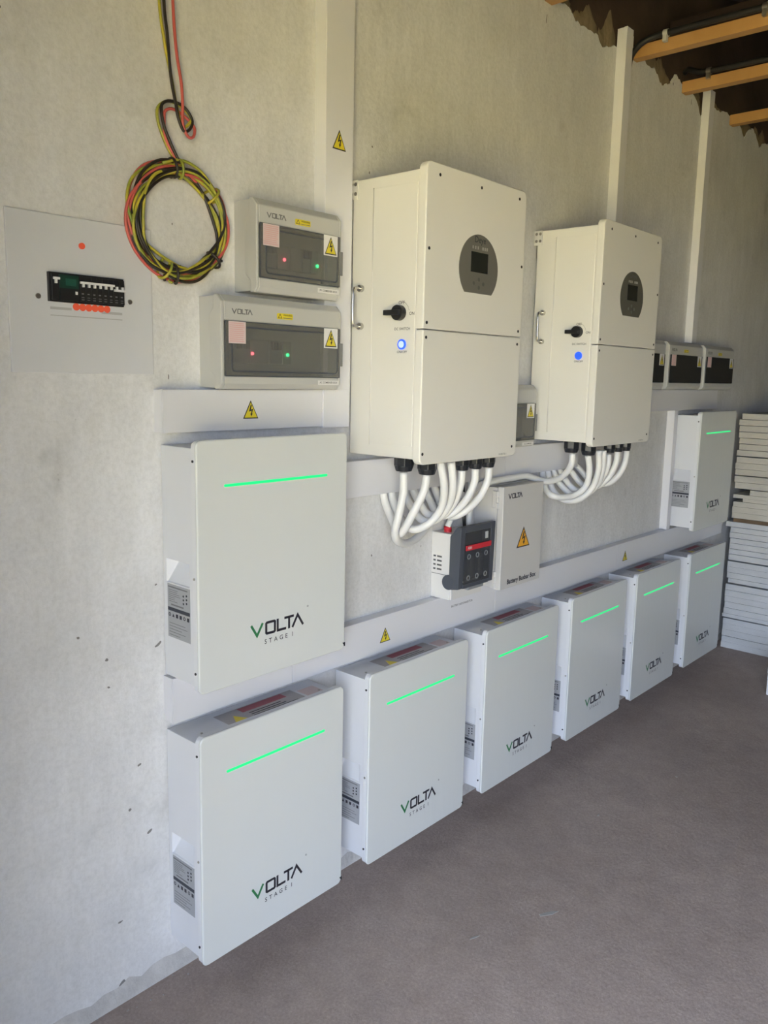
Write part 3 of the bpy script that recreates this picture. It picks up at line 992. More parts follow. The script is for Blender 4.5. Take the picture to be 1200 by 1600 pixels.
def make_inverter():
    r = thing('hybrid_inverter', (0, 0, 0), 'x', 'inverter', 'white wall inverters')
    MB().quadbox(0.006, IW - 0.006, -0.263, -0.012, 0.014, 0.797).build('body', M_INV, r, bevel=0.003)
    MB().quadbox(0.0042, 0.0065, -0.256, -0.096, 0.05, 0.765).build('side_panel', M_INV, r, bevel=0.0008)
    MB().tube([(0.0062, -0.0935, 0.045), (0.0062, -0.0935, 0.768)], 0.0024, 8).build('side_bead', M_INV, r, smooth=True)
    zs = 0.3745
    # two-piece cover with rounded outer corners
    lower = [p for p in rrect(0, IW, 0, zs * 2, 0.022) if p[1] <= zs]
    lower = [(IW, zs - 0.001), (0, zs - 0.001)] + [p for p in rrect(0, IW, 0, zs * 2, 0.022) if p[1] < zs * 0.5]
    upper = [p for p in rrect(0, IW, 0, IH, 0.022) if p[1] > IH * 0.5] + [(0, zs + 0.0015), (IW, zs + 0.0015)]
    MB().prism(upper, 'y', -0.290, -0.262).build('upper_cover', M_INV, r, bevel=0.004, seg=3)
    MB().prism(lower, 'y', -0.290, -0.262).build('lower_cover', M_INV, r, bevel=0.004, seg=3)
    Yf = -0.290
    # round display overlay, cut flat at the bottom
    cx, cz, rad, cut = 0.249, 0.559, 0.0965, 0.4895
    a0 = math.asin((cut - cz) / rad)
    pts = [(cx + rad * math.cos(a0 + (math.pi - 2 * a0) * i / 40), cz + rad * math.sin(a0 + (math.pi - 2 * a0) * i / 40)) for i in range(41)]
    disp = MB().prism(pts, 'y', Yf - 0.0015, Yf + 0.001).build('display_overlay', M_DISP, r)
    disp['label'] = 'round grey display overlay with dark screen'
    MB().quadbox(0.208, 0.292, Yf - 0.0022, Yf - 0.0014, 0.5485, 0.6055).build('screen', M_SCREEN, disp)
    text_part('display_lettering', 'Deye', 0.026, front(0.250, 0.6400, Yf - 0.0015), mat('blue_black_ink', (0.02, 0.032, 0.040), 0.4), disp, bold=0.012)
    mb = MB()
    for k, (dx, w) in enumerate(((-0.033, .004), (-0.020, .004), (-0.008, .004), (0.016, .006), (0.027, .005), (0.037, .005))):
        mb.quadbox(cx + dx - w / 2, cx + dx + w / 2, Yf - 0.0020, Yf - 0.0014, 0.6135, 0.622)
    mb.build('display_symbols', mat('pale_print', (0.42, 0.42, 0.40), 0.5), disp)
    for (dx, dz) in ((-0.025, -0.042), (0.023, -0.041), (0.0, -0.030), (0.001, -0.053)):
        MB().cyl((cx + dx, cz + dz), 'y', 0.006, Yf - 0.0022, Yf - 0.0014, 12).build('push_button', mat('button_rubber', (0.10, 0.105, 0.095), 0.5), disp)
    for (px, pz) in ((0.056, 0.786), (0.250, 0.786), (0.450, 0.788), (0.017, 0.590), (0.477, 0.590), (0.015, 0.393), (0.473, 0.393), (0.014, 0.353), (0.471, 0.353), (0.012, 0.031), (0.465, 0.031)):
        MB().cyl((px, pz), 'y', 0.0045, Yf - 0.0008, Yf + 0.002, 10).build('screw', M_BLACK, r)
    # left flank: handle, rotary switch, power button
    xf = 0.0060
    hand = MB().tube(spline([(xf, -0.053, 0.4945), (xf - 0.026, -0.053, 0.4945), (xf - 0.036, -0.053, 0.484), (xf - 0.037, -0.053, 0.44), (xf - 0.036, -0.053, 0.398), (xf - 0.026, -0.053, 0.3875), (xf, -0.053, 0.3875)], 6), 0.0048, 10).build('handle', M_CHROME, r, smooth=True)
    for zz in (0.4945, 0.3875):
        MB().cyl((-0.053, zz), 'x', 0.010, xf - 0.012, xf, 14).build('handle_foot', M_CHROME, hand, bevel=0.001)
    xs_ = 0.0042
    sw = MB().cyl((-0.205, 0.4205), 'x', 0.021, xs_ - 0.020, xs_, 24).build('rotary_switch', M_BLACK, r, bevel=0.002)
    MB().quadbox(xs_ - 0.032, xs_ - 0.016, -0.222, -0.166, 0.4135, 0.4275).build('switch_lever', M_BLACK, sw, bevel=0.002)
    text_part('switch_lettering', 'OFF', 0.013, side(-0.208, 0.4480, xs_), M_INK, r, bold=0.006)
    text_part('switch_lettering', 'ON', 0.012, side(-0.246, 0.4175, xs_), M_INK, r, bold=0.006)
    mb = MB()
    arc = [(-0.205 - 0.031 * math.sin(math.radians(a)), 0.4205 + 0.031 * math.cos(math.radians(a))) for a in range(28, 80, 8)]
    for k in range(0, len(arc)):
        mb.cyl(arc[k], 'x', 0.0011, xs_ - 0.0006, xs_, 6)
    mb.build('switch_scale', M_GREYINK, r)
    text_part('switch_lettering', 'DC SWITCH', 0.0105, side(-0.212, 0.3765, xs_), M_INK, r, bold=0.006)
    bt = MB().cyl((-0.213, 0.334), 'x', 0.0145, xs_ - 0.004, xs_, 24).build('power_button', M_BLUE, r)
    bt['label'] = 'glowing blue power button'
    MB().cyl((-0.213, 0.334), 'x', 0.0095, xs_ - 0.0055, xs_ - 0.0038, 20).build('button_centre', M_BLUEW, bt)
    text_part('switch_lettering', 'ON/OFF', 0.0100, side(-0.213, 0.3130, xs_), M_INK, r, bold=0.004)
    # wall bracket tab with rivets
    br = MB().quadbox(0.0025, 0.0055, -0.034, -0.0005, 0.745, 0.798).build('bracket_tab', M_INV, r)
    for yy in (-0.004 - 0.006, -0.026):
        for zz in (0.760, 0.786):
            MB().cyl((yy, zz), 'x', 0.0055, 0.0008, 0.0026, 10).build('rivet', M_STEEL, br)
    MB().quadbox(0.02, IW - 0.02, -0.0125, -0.0005, 0.05, 0.09).build('bracket_rail', M_STEEL, r)
    MB().quadbox(0.02, IW - 0.02, -0.0125, -0.0005, 0.70, 0.75).build('bracket_rail', M_STEEL, r)
    # cable glands under the body
    for k, (gx, gy) in enumerate(zip(GX, GY)):
        rr = 0.030 if k < 2 else 0.024
        g = MB()
        if k in (2, 3):
            g.cyl((gx, gy), 'z', 0.020, 0.002, 0.014, 8)
        else:
            zb = -0.034 if k == 0 else -0.044
            g.cyl((gx, gy), 'z', rr, zb + 0.016, 0.014, 8)
            g.cyl((gx, gy), 'z', rr * 0.80, zb, zb + 0.016, 16, rr * 0.97)
        g.build('cable_gland', M_GLAND, r, bevel=0.0015)
    return r


inv = make_inverter()
inv.location = (1.149, 0, 1.3525)
inv['label'] = 'nearer white inverter between the stacked combiner boxes and the other inverter'
inv2 = copy_tree(inv)
inv2.location = (2.155, 0, 1.3530)
inv2['label'] = 'farther white inverter beside the row of dark windowed boxes'
for ch in inv2.children:
    if ch.name.startswith('display_overlay'):
        ch.data = ch.data.copy()
        ch.data.materials[0] = M_DISP2
    if ch.name.startswith('power_button'):
        for g in ch.children:
            g.data = g.data.copy()
            g.data.materials[0] = mat('deep_blue_light', (0.02, 0.06, 0.5), 0.4, emit=(0.04, 0.16, 1.0), estr=0.22)
for root, txt in ((inv, 'INVERTER 1'), (inv2, 'INVERTER 2')):
    text_part('name_lettering', txt, 0.0085, front(0.415, 0.009, -0.290), M_GREYINK, root)

# thick white cables: out of the glands, round, and up into the trunking
A = [
    [(1.242, -0.155, 1.314), (1.242, -0.155, 1.252), (1.227, -0.150, 1.179), (1.225, -0.140, 1.131), (1.258, -0.125, 1.097), (1.338, -0.100, 1.078), (1.438, -0.075, 1.094), (1.548, -0.045, 1.157), (1.600, -0.034, 1.225)],
    [(1.297, -0.200, 1.307), (1.290, -0.195, 1.256), (1.265, -0.175, 1.188), (1.261, -0.145, 1.135), (1.269, -0.115, 1.122), (1.289, -0.065, 1.165), (1.294, -0.035, 1.210)],
    [(1.328, -0.225, 1.346), (1.358, -0.220, 1.269), (1.387, -0.190, 1.197), (1.370, -0.155, 1.143), (1.334, -0.120, 1.124), (1.333, -0.075, 1.149), (1.334, -0.035, 1.206)],
    [(1.383, -0.225, 1.342), (1.403, -0.220, 1.265), (1.426, -0.190, 1.203), (1.421, -0.150, 1.153), (1.406, -0.105, 1.140), (1.404, -0.060, 1.175), (1.397, -0.035, 1.212)],
    [(1.474, -0.200, 1.308), (1.474, -0.195, 1.256), (1.467, -0.175, 1.197), (1.454, -0.140, 1.156), (1.444, -0.090, 1.157), (1.438, -0.055, 1.198), (1.439, -0.035, 1.221)],
    [(1.547, -0.200, 1.307), (1.543, -0.200, 1.261), (1.518, -0.185, 1.203), (1.481, -0.155, 1.161), (1.478, -0.105, 1.155), (1.493, -0.060, 1.193), (1.499, -0.035, 1.224)],
    [(1.624, -0.200, 1.306), (1.619, -0.200, 1.265), (1.600, -0.185, 1.210), (1.555, -0.155, 1.160), (1.535, -0.110, 1.143), (1.549, -0.060, 1.181), (1.550, -0.035, 1.224)],
]
B = [
    [(2.261, -0.155, 1.315), (2.261, -0.150, 1.265), (2.222, -0.135, 1.223), (2.161, -0.115, 1.209), (2.114, -0.100, 1.216), (2.041, -0.085, 1.235), (1.955, -0.078, 1.233), (1.850, -0.072, 1.231), (1.770, -0.066, 1.222), (1.690, -0.058, 1.19), (1.650, -0.04, 1.225)],
    [(2.302, -0.200, 1.307), (2.320, -0.200, 1.247), (2.325, -0.185, 1.182), (2.290, -0.150, 1.143), (2.211, -0.115, 1.144), (2.217, -0.070, 1.166), (2.246, -0.035, 1.219)],
    [(2.341, -0.225, 1.326), (2.366, -0.215, 1.245), (2.369, -0.190, 1.171), (2.334, -0.155, 1.126), (2.288, -0.115, 1.123), (2.272, -0.070, 1.159), (2.290, -0.035, 1.221)],
    [(2.379, -0.225, 1.324), (2.398, -0.215, 1.243), (2.421, -0.185, 1.181), (2.390, -0.150, 1.138), (2.347, -0.110, 1.141), (2.338, -0.060, 1.181), (2.336, -0.035, 1.223)],
    [(2.475, -0.200, 1.302), (2.471, -0.200, 1.250), (2.457, -0.175, 1.183), (2.429, -0.140, 1.147), (2.395, -0.100, 1.154), (2.386, -0.055, 1.195), (2.382, -0.035, 1.225)],
    [(2.554, -0.200, 1.308), (2.544, -0.200, 1.258), (2.533, -0.175, 1.198), (2.505, -0.140, 1.162), (2.467, -0.095, 1.168), (2.454, -0.055, 1.211), (2.450, -0.035, 1.231)],
    [(2.643, -0.200, 1.308), (2.627, -0.200, 1.253), (2.621, -0.175, 1.199), (2.590, -0.140, 1.165), (2.541, -0.090, 1.181), (2.521, -0.050, 1.225), (2.514, -0.035, 1.240)],
]
ordinals = ['leftmost', 'second', 'third', 'fourth', 'fifth', 'sixth', 'rightmost']
for paths, which in ((A, 'nearer'), (B, 'farther')):
    for k, pth in enumerate(paths):
        if not (which == 'farther' and k == 0):
            pth = pth + [(pth[-1][0], -0.028, 1.246)]
        o = MB().tube(spline(pth, 8), 0.0125, 12).build('power_cable', M_CAB, smooth=True)
        tag(o, f'thick white cable, {ordinals[k]} of seven under the {which} inverter', 'cable', f'thick white cables under the {which} inverter')

# ------------------------------------------------------------------ fuse switch disconnector
fs = thing('fuse_switch', (1.585, 0, 0.8375), 'dark slate fuse switch with a red stripe on a white base', 'switch')
MB().quadbox(0.0, 0.190, -0.082, -0.0005, 0.0, 0.232).build('base', mat('switch_base_white', (0.72, 0.71, 0.69), 0.4), fs, bevel=0.002)
MB().quadbox(0.006, 0.184, -0.088, -0.080, 0.0, 0.040).build('terminal_shroud', mat('switch_base_white', (0.72, 0.71, 0.69), 0.4), fs, bevel=0.001)
MB().quadbox(-0.0006, 0.001, -0.078, -0.003, 0.0855, 0.0875).build('seam_line', M_GREYINK, fs)
mb = MB()
for k, zz in enumerate((0.148, 0.133, 0.118, 0.103)):
    mb.quadbox(-0.0006, 0.001, -0.020, -0.010, zz - 0.003, zz + 0.003)
    mb.quadbox(-0.0006, 0.001, -0.046, -0.026, zz - 0.003, zz + 0.003)
mb.build('rating_print', mat('mid_grey_ink', (0.10, 0.10, 0.10), 0.6), fs)
# side arms that swing on a round pivot
for xa, xb in ((-0.006, 0.020), (0.172, 0.198)):
    prof = [(-0.082, 0.232), (-0.118, 0.262), (-0.128, 0.258), (-0.128, 0.045), (-0.100, 0.034), (-0.078, 0.040)]
    mb = MB()
    mb.prism([(-0.083, 0.075), (-0.0835, 0.225), (-0.113, 0.262), (-0.130, 0.262), (-0.124, 0.046), (-0.092, 0.040)], 'x', xa, xb)
    arm = mb.build('handle_arm', M_SLATE, fs, bevel=0.002)
    MB().cyl((-0.080, 0.064), 'x', 0.026, xa - 0.001, xb - 0.001, 24).build('pivot', M_SLATE, arm, bevel=0.002)
MB().quadbox(0.020, 0.172, -0.130, -0.112, 0.240, 0.262).build('handle_bar', M_SLATE, fs, bevel=0.002)
MB().quadbox(0.020, 0.172, -0.125, -0.108, 0.044, 0.060).build('handle_rail', M_SLATE, fs, bevel=0.002)
MB().quadbox(0.060, 0.150, -0.120, -0.095, 0.032, 0.045).build('grip', mat('grey_grip', (0.25, 0.26, 0.27), 0.5), fs, bevel=0.002)
MB().quadbox(0.021, 0.171, -0.092, -0.084, 0.060, 0.242).build('contact_block', mat('charcoal', (0.075, 0.078, 0.085), 0.5), fs)
for fx in (0.045, 0.095, 0.146):
    f_ = MB().cyl((fx, -0.100), 'z', 0.0145, 0.072, 0.145, 14).build('fuse', mat('fuse_grey', (0.20, 0.20, 0.20), 0.4), fs)
    for zz in (0.080, 0.155):
        MB().ring((fx, zz), 'y', 0.0095, 0.0065, -0.1295, -0.1276, 14).build('test_hole', mat('pale_rim', (0.22, 0.23, 0.24), 0.4), f_)
MB().quadbox(0.021, 0.171, -0.1275, -0.1245, 0.060, 0.240).build('clear_cover', M_CLEAR, fs)
MB().quadbox(0.022, 0.170, -0.134, -0.1296, 0.178, 0.196).build('red_stripe', M_RED, fs, bevel=0.001)
MB().quadbox(0.135, 0.150, -0.1325, -0.1300, 0.208, 0.232).build('window_tab', mat('pale_tab', (0.45, 0.47, 0.48), 0.4), fs)
text_part('cover_lettering', 'ABB', 0.013, front(0.040, 0.187, -0.134), M_WHITEVINYL, fs, bold=0.01)
rt_ = MB()
rt_.tube(spline([(0.030, -0.045, 0.231), (0.030, -0.045, 0.240), (0.026, -0.047, 0.250)], 5), 0.0135, 12)
rt_.build('red_terminal_cap', M_RED, fs, smooth=True)
# white conduit and black wire dropping into the switch
o = MB().tube(spline([(1.735, -0.050, 1.238), (1.735, -0.050, 1.16), (1.732, -0.050, 1.073)], 6), 0.0105, 12).build('power_cable', M_CAB, smooth=True)
tag(o, 'short white cable dropping straight into the dark fuse switch', 'cable')
o = MB().tube(spline([(1.700, -0.040, 1.238), (1.700, -0.048, 1.16), (1.694, -0.055, 1.11), (1.700, -0.055, 1.073)], 6), 0.006, 10).build('battery_lead', M_BLACK, smooth=True)
tag(o, 'thin black lead entering the top of the fuse switch', 'cable')
o = MB().tube(spline([(1.640, -0.040, 1.238), (1.640, -0.060, 1.18), (1.628, -0.050, 1.12), (1.612, -0.046, 1.088)], 6), 0.0105, 12).build('power_cable', M_CAB, smooth=True)
tag(o, 'short white cable entering the red terminal cap of the fuse switch', 'cable')

# ------------------------------------------------------------------ battery busbar box
bb = thing('busbar_box', (1.826, 0, 0.8370), 'light grey steel box lettered Battery Busbar Box', 'electrical box')
M_BB = mat('box_grey_paint', (0.60, 0.59, 0.575), 0.42, bump=0.03, bscale=300)
MB().quadbox(0.004, 0.268, -0.100, -0.0005, 0.004, 0.374).build('body', M_BB, bb, bevel=0.002)
MB().quadbox(0.0, 0.272, -0.130, -0.104, 0.0, 0.378).build('door', M_BB, bb, bevel=0.003)
MB().quadbox(0.006, 0.266, -0.1045, -0.0995, 0.006, 0.372).build('door_seal', M_GREYINK, bb)
MB().quadbox(-0.006, 0.278, -0.060, -0.0005, 0.3742, 0.3765).build('rain_lip', M_BB, bb)
for za in (0.300, 0.005):
    hg = MB().quadbox(-0.006, 0.004, -0.1035, -0.086, za, za + 0.062).build('hinge', M_BB, bb, bevel=0.0015)
    for k in range(3):
        MB().cyl((-0.002, -0.106), 'z', 0.0055, za + k * 0.021, za + k * 0.021 + 0.019, 10).build('hinge_knuckle', M_BB, hg)
volta(bb, front(0.032, 0.333, -0.130), 0.0185, M_INK, sx=1.12)
warning_triangle(bb, front(0.143, 0.143, -0.130), 0.088, 0.076, face=M_ORG)
text_part('name_lettering', 'Battery Busbar Box', 0.0250, front(0.142, 0.0235, -0.130), M_INK, bb, bold=0.03)

# ------------------------------------------------------------------ distribution board at the left
db = thing('distribution_board', (0.149, 0, 1.590), 'flat grey distribution board with a black strip of breakers', 'electrical board')
MB().quadbox(0, 0.338, -0.007, -0.0005, 0, 0.332).build('cover_plate', M_DB, db, bevel=0.0015)
strip = MB().quadbox(0.083, 0.258, -0.016, -0.007, 0.151, 0.212).build('breaker_strip', M_BLACK, db)
strip['label'] = 'black strip of miniature breakers'
MW = 0.0137
xx = 0.0865
mb_main = MB().quadbox(xx, xx + 0.0165, -0.021, -0.016, 0.1545, 0.2085).build('main_breaker', M_BLACK, db, bevel=0.0008)
mb = MB()
mb.quadbox(xx + 0.003, xx + 0.0165, -0.026, -0.021, 0.1965, 0.2012)
mb.quadbox(xx + 0.006, xx + 0.0105, -0.026, -0.021, 0.1885, 0.1965)
mb.build('toggle', M_WHITEVINYL, mb_main)
el = MB().quadbox(xx + 0.0175, xx + 0.062, -0.020, -0.016, 0.1545, 0.2085).build('earth_leakage_unit', M_DARKGREEN, db, bevel=0.0008)
MB().quadbox(xx + 0.0315, xx + 0.0555, -0.0205, -0.020, 0.186, 0.2005).build('unit_label', mat('deep_green', (0.02, 0.09, 0.065), 0.4), el)
MB().quadbox(xx + 0.0525, xx + 0.0570, -0.023, -0.020, 0.1680, 0.1745).build('test_button', M_WHITEVINYL, el)
MB().quadbox(xx + 0.0175, xx + 0.062, -0.0206, -0.0199, 0.1545, 0.180).build('lower_face', M_BLACK, el)
for k in range(8):
    bx = xx + 0.0635 + k * 0.01345
    b_ = MB().quadbox(bx, bx + 0.0128, -0.021, -0.016, 0.1545, 0.2085).build('miniature_breaker', M_BLACK, db, bevel=0.0006)
    mb = MB()
    if k < 6:
        mb.quadbox(bx, bx + 0.0134, -0.026, -0.021, 0.1925, 0.1970)
        mb.quadbox(bx + 0.0045, bx + 0.0085, -0.026, -0.021, 0.1855, 0.1925)
    else:
        mb.quadbox(bx, bx + 0.0134, -0.026, -0.021, 0.1830, 0.1875)
        mb.quadbox(bx + 0.0045, bx + 0.0085, -0.026, -0.021, 0.1875, 0.1935)
    mb.build('toggle', M_WHITEVINYL, b_)
    mb = MB()
    mb.quadbox(bx + 0.003, bx + 0.0095, -0.0213, -0.021, 0.158, 0.1595)
    mb.quadbox(bx + 0.003, bx + 0.0095, -0.0213, -0.021, 0.163, 0.1642)
    mb.quadbox(bx + 0.0035, bx + 0.0085, -0.0213, -0.021, 0.170, 0.1725)
    mb.build('breaker_print', mat('mid_print', (0.20, 0.20, 0.21), 0.5), b_)
for k in range(6):
    MB().cyl((0.1470 + k * 0.0147, 0.1435), 'y', 0.0080, -0.0078, -0.007, 14).build('red_sticker', M_ORANGERED, db)
MB().cyl((0.164, 0.274), 'y', 0.0068, -0.011, -0.007, 16).build('pilot_lamp', M_ORANGERED, db)['label'] = 'round orange-red pilot lamp'
for (px, pz) in ((0.062, 0.160), (0.278, 0.164)):
    s_ = MB().cyl((px, pz), 'y', 0.0055, -0.010, -0.007, 12).build('screw', M_STEEL, db)
for (xa, xb, za, zb) in ((0.088, 0.136, 0.135, 0.1405), (0.207, 0.258, 0.133, 0.1385), (0.088, 0.258, 0.1215, 0.1235)):
    MB().quadbox(xa, xb, -0.0076, -0.007, za, zb).build('label_holder', mat('pale_grey_strip', (0.47, 0.47, 0.475), 0.4), db)

# ------------------------------------------------------------------ hanging coil of three wires
CX, CZ = 0.5525, 1.9465


def coil_path(lead, seed, turns, r0, dr, y0):
    rnd = random.Random(seed)
    pts = [Vector((p[0], p[1], p[2])) for p in lead]
    ph = [rnd.uniform(0, 6.28) for _ in range(4)]
    steps = int(turns * 18)
    for i in range(steps + 1):
        t = i / 18
        a = math.pi / 2 + 2 * math.pi * t
        rr = r0 + dr * math.sin(2 * math.pi * t * 0.63 + ph[0]) + 0.007 * math.sin(2 * a + ph[1] + t) + 0.005 * math.sin(3 * a + ph[2] + 1.7 * t)
        yy = y0 + 0.009 * math.sin(a * 1.37 + ph[3])
        pts.append(Vector((CX + rr * math.cos(a) * 1.02, yy, CZ + rr * math.sin(a))))
    return spline(pts, 4)


black_lead = [(0.523, -0.034, 3.02), (0.519, -0.032, 2.62), (0.518, -0.030, 2.43), (0.526, -0.030, 2.348), (0.533, -0.030, 2.265), (0.542, -0.034, 2.208), (0.547, -0.036, 2.178),
              (0.561, -0.036, 2.152), (0.579, -0.034, 2.158), (0.589, -0.032, 2.180), (0.574, -0.028, 2.204), (0.548, -0.025, 2.213), (0.521, -0.026, 2.208),
              (0.508, -0.028, 2.192), (0.512, -0.030, 2.155), (0.528, -0.032, 2.118), (0.548, -0.034, 2.084)]
yel_lead = [(0.512, -0.026, 3.02), (0.509, -0.026, 2.62), (0.508, -0.026, 2.43), (0.521, -0.026, 2.334), (0.537, -0.026, 2.265), (0.549, -0.028, 2.203), (0.556, -0.030, 2.176),
            (0.570, -0.030, 2.163), (0.588, -0.028, 2.186), (0.566, -0.021, 2.208), (0.532, -0.019, 2.213),
            (0.504, -0.020, 2.192), (0.503, -0.022, 2.160), (0.518, -0.024, 2.122), (0.542, -0.026, 2.085)]
red_lead = [(0.540, -0.034, 3.02), (0.538, -0.034, 2.62), (0.539, -0.034, 2.435), (0.546, -0.034, 2.325), (0.557, -0.036, 2.255), (0.560, -0.036, 2.205), (0.560, -0.036, 2.165),
            (0.573, -0.036, 2.142), (0.589, -0.034, 2.144), (0.595, -0.032, 2.164), (0.584, -0.027, 2.180),
            (0.545, -0.026, 2.196), (0.520, -0.026, 2.188), (0.516, -0.026, 2.165), (0.519, -0.027, 2.125), (0.546, -0.029, 2.083)]
for nm, lead, mtl, seed, turns, r0, dr, yy, lab in (
        ('black', black_lead, M_WIRE_K, 3, 5.3, 0.117, 0.012, -0.030, 'black wire hanging in a loop and wound into the round coil'),
        ('yellow', yel_lead, M_WIRE_Y, 8, 5.1, 0.118, 0.013, -0.029, 'yellow-green earth wire hanging down and wound into the round coil'),
        ('red', red_lead, M_WIRE_R, 15, 3.4, 0.126, 0.010, -0.021, 'red wire hanging down and wound into the round coil')):
    o = MB().tube(coil_path(lead, seed, turns, r0, dr, yy), 0.0036, 7).build('electrical_wire', mtl, smooth=True)
    tag(o, lab, 'wire', 'wires of the hanging coil')
    # binding turns that hold the coil together
    if nm != 'red':
        for (ang, tilt) in (((89, 0.9), (38, 1.3), (252, -1.2)) if nm == 'yellow' else ((97, 0.5), (262, 1.2), (322, -.9))):
            a = math.radians(ang)
            pts = []
            for i in range(25):
                t = 2 * math.pi * i / 16
                rr = 0.121 + 0.021 * math.cos(t)
                aa = a + tilt * 0.13 * (i / 12 - 1)
                pts.append((CX + rr * math.cos(aa) * 1.02, -0.026 + 0.017 * math.sin(t), CZ + rr * math.sin(aa)))
            MB().tube(pts, 0.0034, 7).build('binding_turn', mtl, o, smooth=True)

# ------------------------------------------------------------------ ceiling battens, roof timbers, black conduits
for k, (bx, lab) in enumerate(((2.150, 'orange pine batten just showing at the top edge above the nearer inverter'), (2.860, 'orange pine batten with a black conduit, nearest of the three at top right'),
                               (3.395, 'orange pine batten in the middle of the three at top right'), (4.030, 'shortest visible orange pine batten at the far right'),
                               (4.640, 'orange pine batten beyond the far right edge'))):
    if k == 4:
        continue
    o = MB().quadbox(bx, bx + 0.050, ROOM_Y0 + 0.02, -0.001, 2.955, 3.005).build('ceiling_batten', M_TIMBER, bevel=0.002)
    tag(o, lab, 'batten', 'orange ceiling battens')


def conduit(pts, r, label, clips):
    o = thing('black_conduit', (0, 0, 0), label, 'conduit', 'black conduits on the battens')
    MB().tube(spline(pts, 8), r, 12).build('pipe', M_BLACK, o, smooth=True)
    for (cx, cy, cz, m) in clips:
        c = MB().ring((cx, cz), 'y', r + 0.0035, r - 0.001, cy - 0.010, cy + 0.010, 18)
        c.quadbox(cx - 0.016, cx + 0.004, cy - 0.008, cy + 0.008, cz - r - 0.022, cz - r + 0.002)
        c.build('saddle_clip', m, o)


conduit([(2.800, -0.018, 2.885), (2.806, -0.026, 2.945), (2.822, -0.055, 2.990), (2.838, -0.10, 3.012), (2.846, -0.20, 3.019), (2.850, -0.6, 3.019), (2.850, -1.4, 3.019), (2.850, -3.0, 3.019)], 0.0125,
        'black conduit curving out of the trunking onto the nearest batten', [(2.847, -0.155, 3.018, mat('bright_zinc', (0.72, 0.72, 0.70), 0.3, metal=0.3)), (2.850, -0.545, 3.019, M_STEEL)])
conduit([(3.415, -0.004, 3.050), (3.395, -0.030, 3.052), (3.385, -0.08, 3.030), (3.385, -0.16, 3.022), (3.385, -0.6, 3.019), (3.385, -1.4, 3.019), (3.385, -3.0, 3.019)], 0.0125,
        'black conduit lying along the middle batten', [(3.385, -0.130, 3.022, M_STEEL)])

# old roof timbers in the dark void
for (p0, p1, w, h, lab) in (((3.25, 0.0, 3.16), (3.25, -4.9, 3.16), 0.05, 0.11, 'dark tie beam running under the roof behind the nearest batten'),
                            ((3.60, -0.02, 3.50), (3.95, -1.2, 3.08), 0.06, 0.09, 'dark slanting roof timber above the battens'),
                            ((4.55, -0.02, 3.42), (4.60, -1.6, 3.10), 0.06, 0.10, 'dark roof timber at the top right corner')):
    a, b = Vector(p0), Vector(p1)
    d = (b - a).normalized()
    s = d.cross(Vector((0, 0, 1))).normalized() * w / 2
    u = s.cross(d).normalized() * h / 2
    mb = MB()
    mb.v = [tuple(q) for q in (a - s - u, a + s - u, a + s + u, a - s + u, b - s - u, b + s - u, b + s + u, b - s + u)]
    mb.f = [(0, 3, 2, 1), (4, 5, 6, 7), (0, 1, 5, 4), (1, 2, 6, 5), (2, 3, 7, 6), (3, 0, 4, 7)]
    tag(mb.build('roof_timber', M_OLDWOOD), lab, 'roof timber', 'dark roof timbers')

# ------------------------------------------------------------------ stack of boards at the far end
z = 0.0
layers = []
rnd = random.Random(5)


def layer(h, m, yoff=0.0, gap=0.0, lab=None, nm='insulation_board'):
    layers.append((h, m, yoff, gap, lab, nm))


LOWL = 'white board in the lower half of the stack by the wall'
MIDL = 'cream board in the loose middle of the stack by the wall'
TOPL = 'cream board in the top bundle of the stack by the wall'
for h in (0.036, 0.034, 0.038, 0.036, 0.034):
    layer(h, M_BOARD2, 0, 0, LOWL)
layer(0.022, M_BOARD2, 0.004, 0.006, LOWL)
for h in (0.034, 0.036, 0.034, 0.036, 0.036):
    layer(h, M_BOARD2, 0, 0.0, LOWL)
layer(0.026, M_BOARD2, -0.012, 0.010, LOWL)
for h in (0.033, 0.034, 0.033):
    layer(h, M_BOARD2, 0, 0, LOWL)
layer(0.034, M_BOARD2, 0, 0.008, LOWL)
for h in (0.030, 0.032, 0.030, 0.032, 0.030):
    layer(h, M_BOARD2, 0, 0.001, LOWL)
layer(0.030, M_BOARD2, 0.030, 0.001, LOWL)
layer(0.022, M_BROWN, -0.01, 0.0, 'brown timber strip separating the boards in the stack', 'packing_strip')
for h in (0.033, 0.034, 0.030):
    layer(h, M_BOARD, 0, 0.0, MIDL)
layer(0.020, M_BOARD, -0.055, 0.0, MIDL)
layer(0.022, M_BOARD, 0.0, 0.0, MIDL)
layer(0.030, M_BOARD, -0.090, 0.0, MIDL)
for h, g in ((0.036, 0.004), (0.036, 0.0), (0.034, 0.005), (0.036, 0.0), (0.034, 0)):
    layer(h, M_BOARD, rnd.uniform(-.012, .004), g, MIDL)
for i, h in enumerate((0.033, 0.033, 0.032, 0.033, 0.034, 0.033, 0.033)):
    layer(h, M_BOARD, rnd.uniform(-.010, .0), 0.006 if i == 0 else 0.0015, TOPL)
tot = sum(l[0] + l[3] for l in layers)
nboards = sum(1 for l in layers if l[5] == 'insulation_board')
li = bi = 0
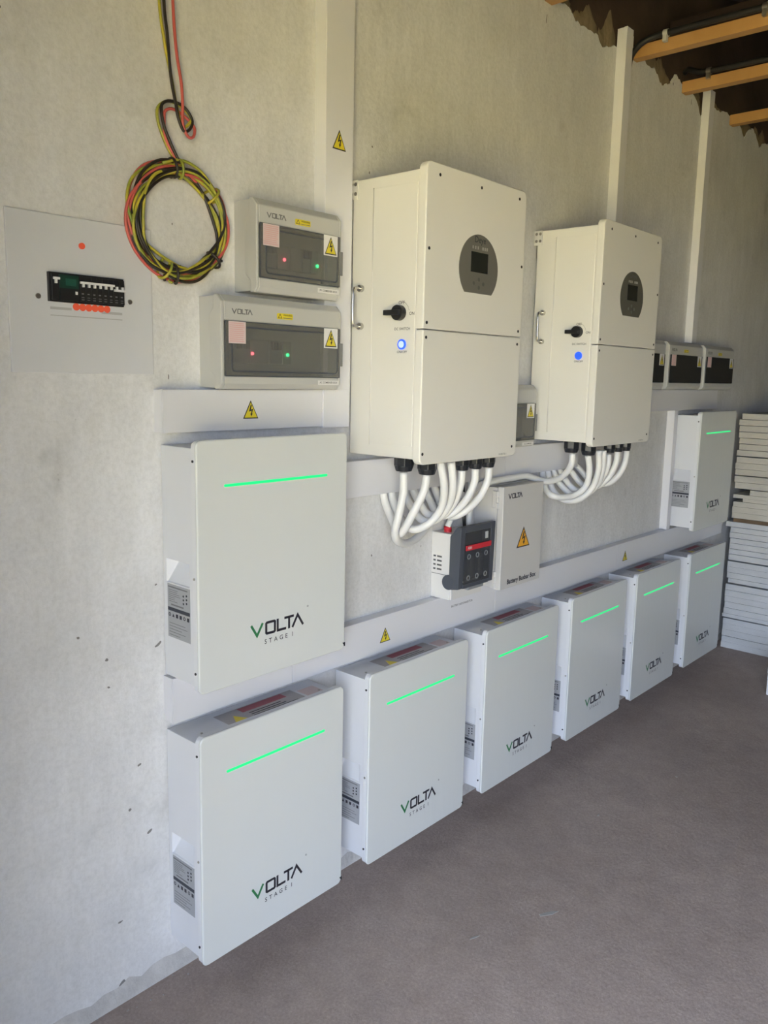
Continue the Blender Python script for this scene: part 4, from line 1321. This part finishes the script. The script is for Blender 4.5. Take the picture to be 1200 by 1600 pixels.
ORD = ['first', 'second', 'third', 'fourth', 'fifth', 'sixth', 'seventh', 'eighth', 'ninth', 'tenth', 'eleventh', 'twelfth', 'thirteenth', 'fourteenth', 'fifteenth',
       'sixteenth', 'seventeenth', 'eighteenth', 'nineteenth', 'twentieth', 'twenty-first', 'twenty-second']


def board_label(k, total):
    if k == total:
        return 'topmost cream board of the stack at the far right'
    if k <= 22:
        return f'white board, {ORD[k - 1]} from the floor in the stack at the far right'
    return f'cream board, {ORD[total - k]} from the top in the stack at the far right'



sc_ = 1.425 / tot
for (h, m, yoff, gap, lab, nm) in layers:
    z += gap * sc_
    hh = h * sc_
    ya = -0.066 + yoff + rnd.uniform(-0.003, 0.003)
    xa = 4.395 + rnd.uniform(-0.003, 0.004)
    mb = MB()
    # slightly crumbled front edge
    k = 10
    for i in range(k + 1):
        yy = ya - 1.2 * i / k
        e = rnd.uniform(0, 0.003)
        mb.v += [(xa + e, yy, z), (xa + e, yy, z + hh - 0.0012), (xa + 0.75, yy, z), (xa + 0.75, yy, z + hh - 0.0012)]
    for i in range(k):
        a, b = i * 4, i * 4 + 4
        mb.f += [(a, b, b + 1, a + 1), (a + 1, b + 1, b + 3, a + 3), (a + 3, b + 3, b + 2, a + 2), (a, a + 2, b + 2, b)]
    mb.f += [(0, 1, 3, 2), (k * 4, k * 4 + 2, k * 4 + 3, k * 4 + 1)]
    o = mb.build(nm, m)
    li += 1
    if nm == 'insulation_board':
        bi += 1
        lab = board_label(bi, nboards)
    tag(o, lab, 'board' if nm == 'insulation_board' else 'timber strip', 'stacked boards' if nm == 'insulation_board' else None)
    z += hh

# white carton just entering the picture at the right edge
cb = thing('white_carton', (3.760, -0.95, 0.0), 'low white carton on the floor cut off by the right edge', 'box')
MB().quadbox(0, 0.34, 0, 0.424, 0.0, 0.150).build('carton_body', mat('carton_white', (0.74, 0.74, 0.74), 0.6), cb, bevel=0.003)
MB().quadbox(-0.002, 0.342, -0.002, 0.426, 0.118, 0.154).build('carton_lid', mat('carton_white', (0.74, 0.74, 0.74), 0.6), cb, bevel=0.003)

for o in bpy.data.objects:
    if o.name.split('.')[0] in ('label_print', 'label_symbols', 'notice_print', 'display_symbols', 'rating_print', 'switch_scale', 'breaker_print', 'caution_print'):
        o['kind'] = 'stuff'
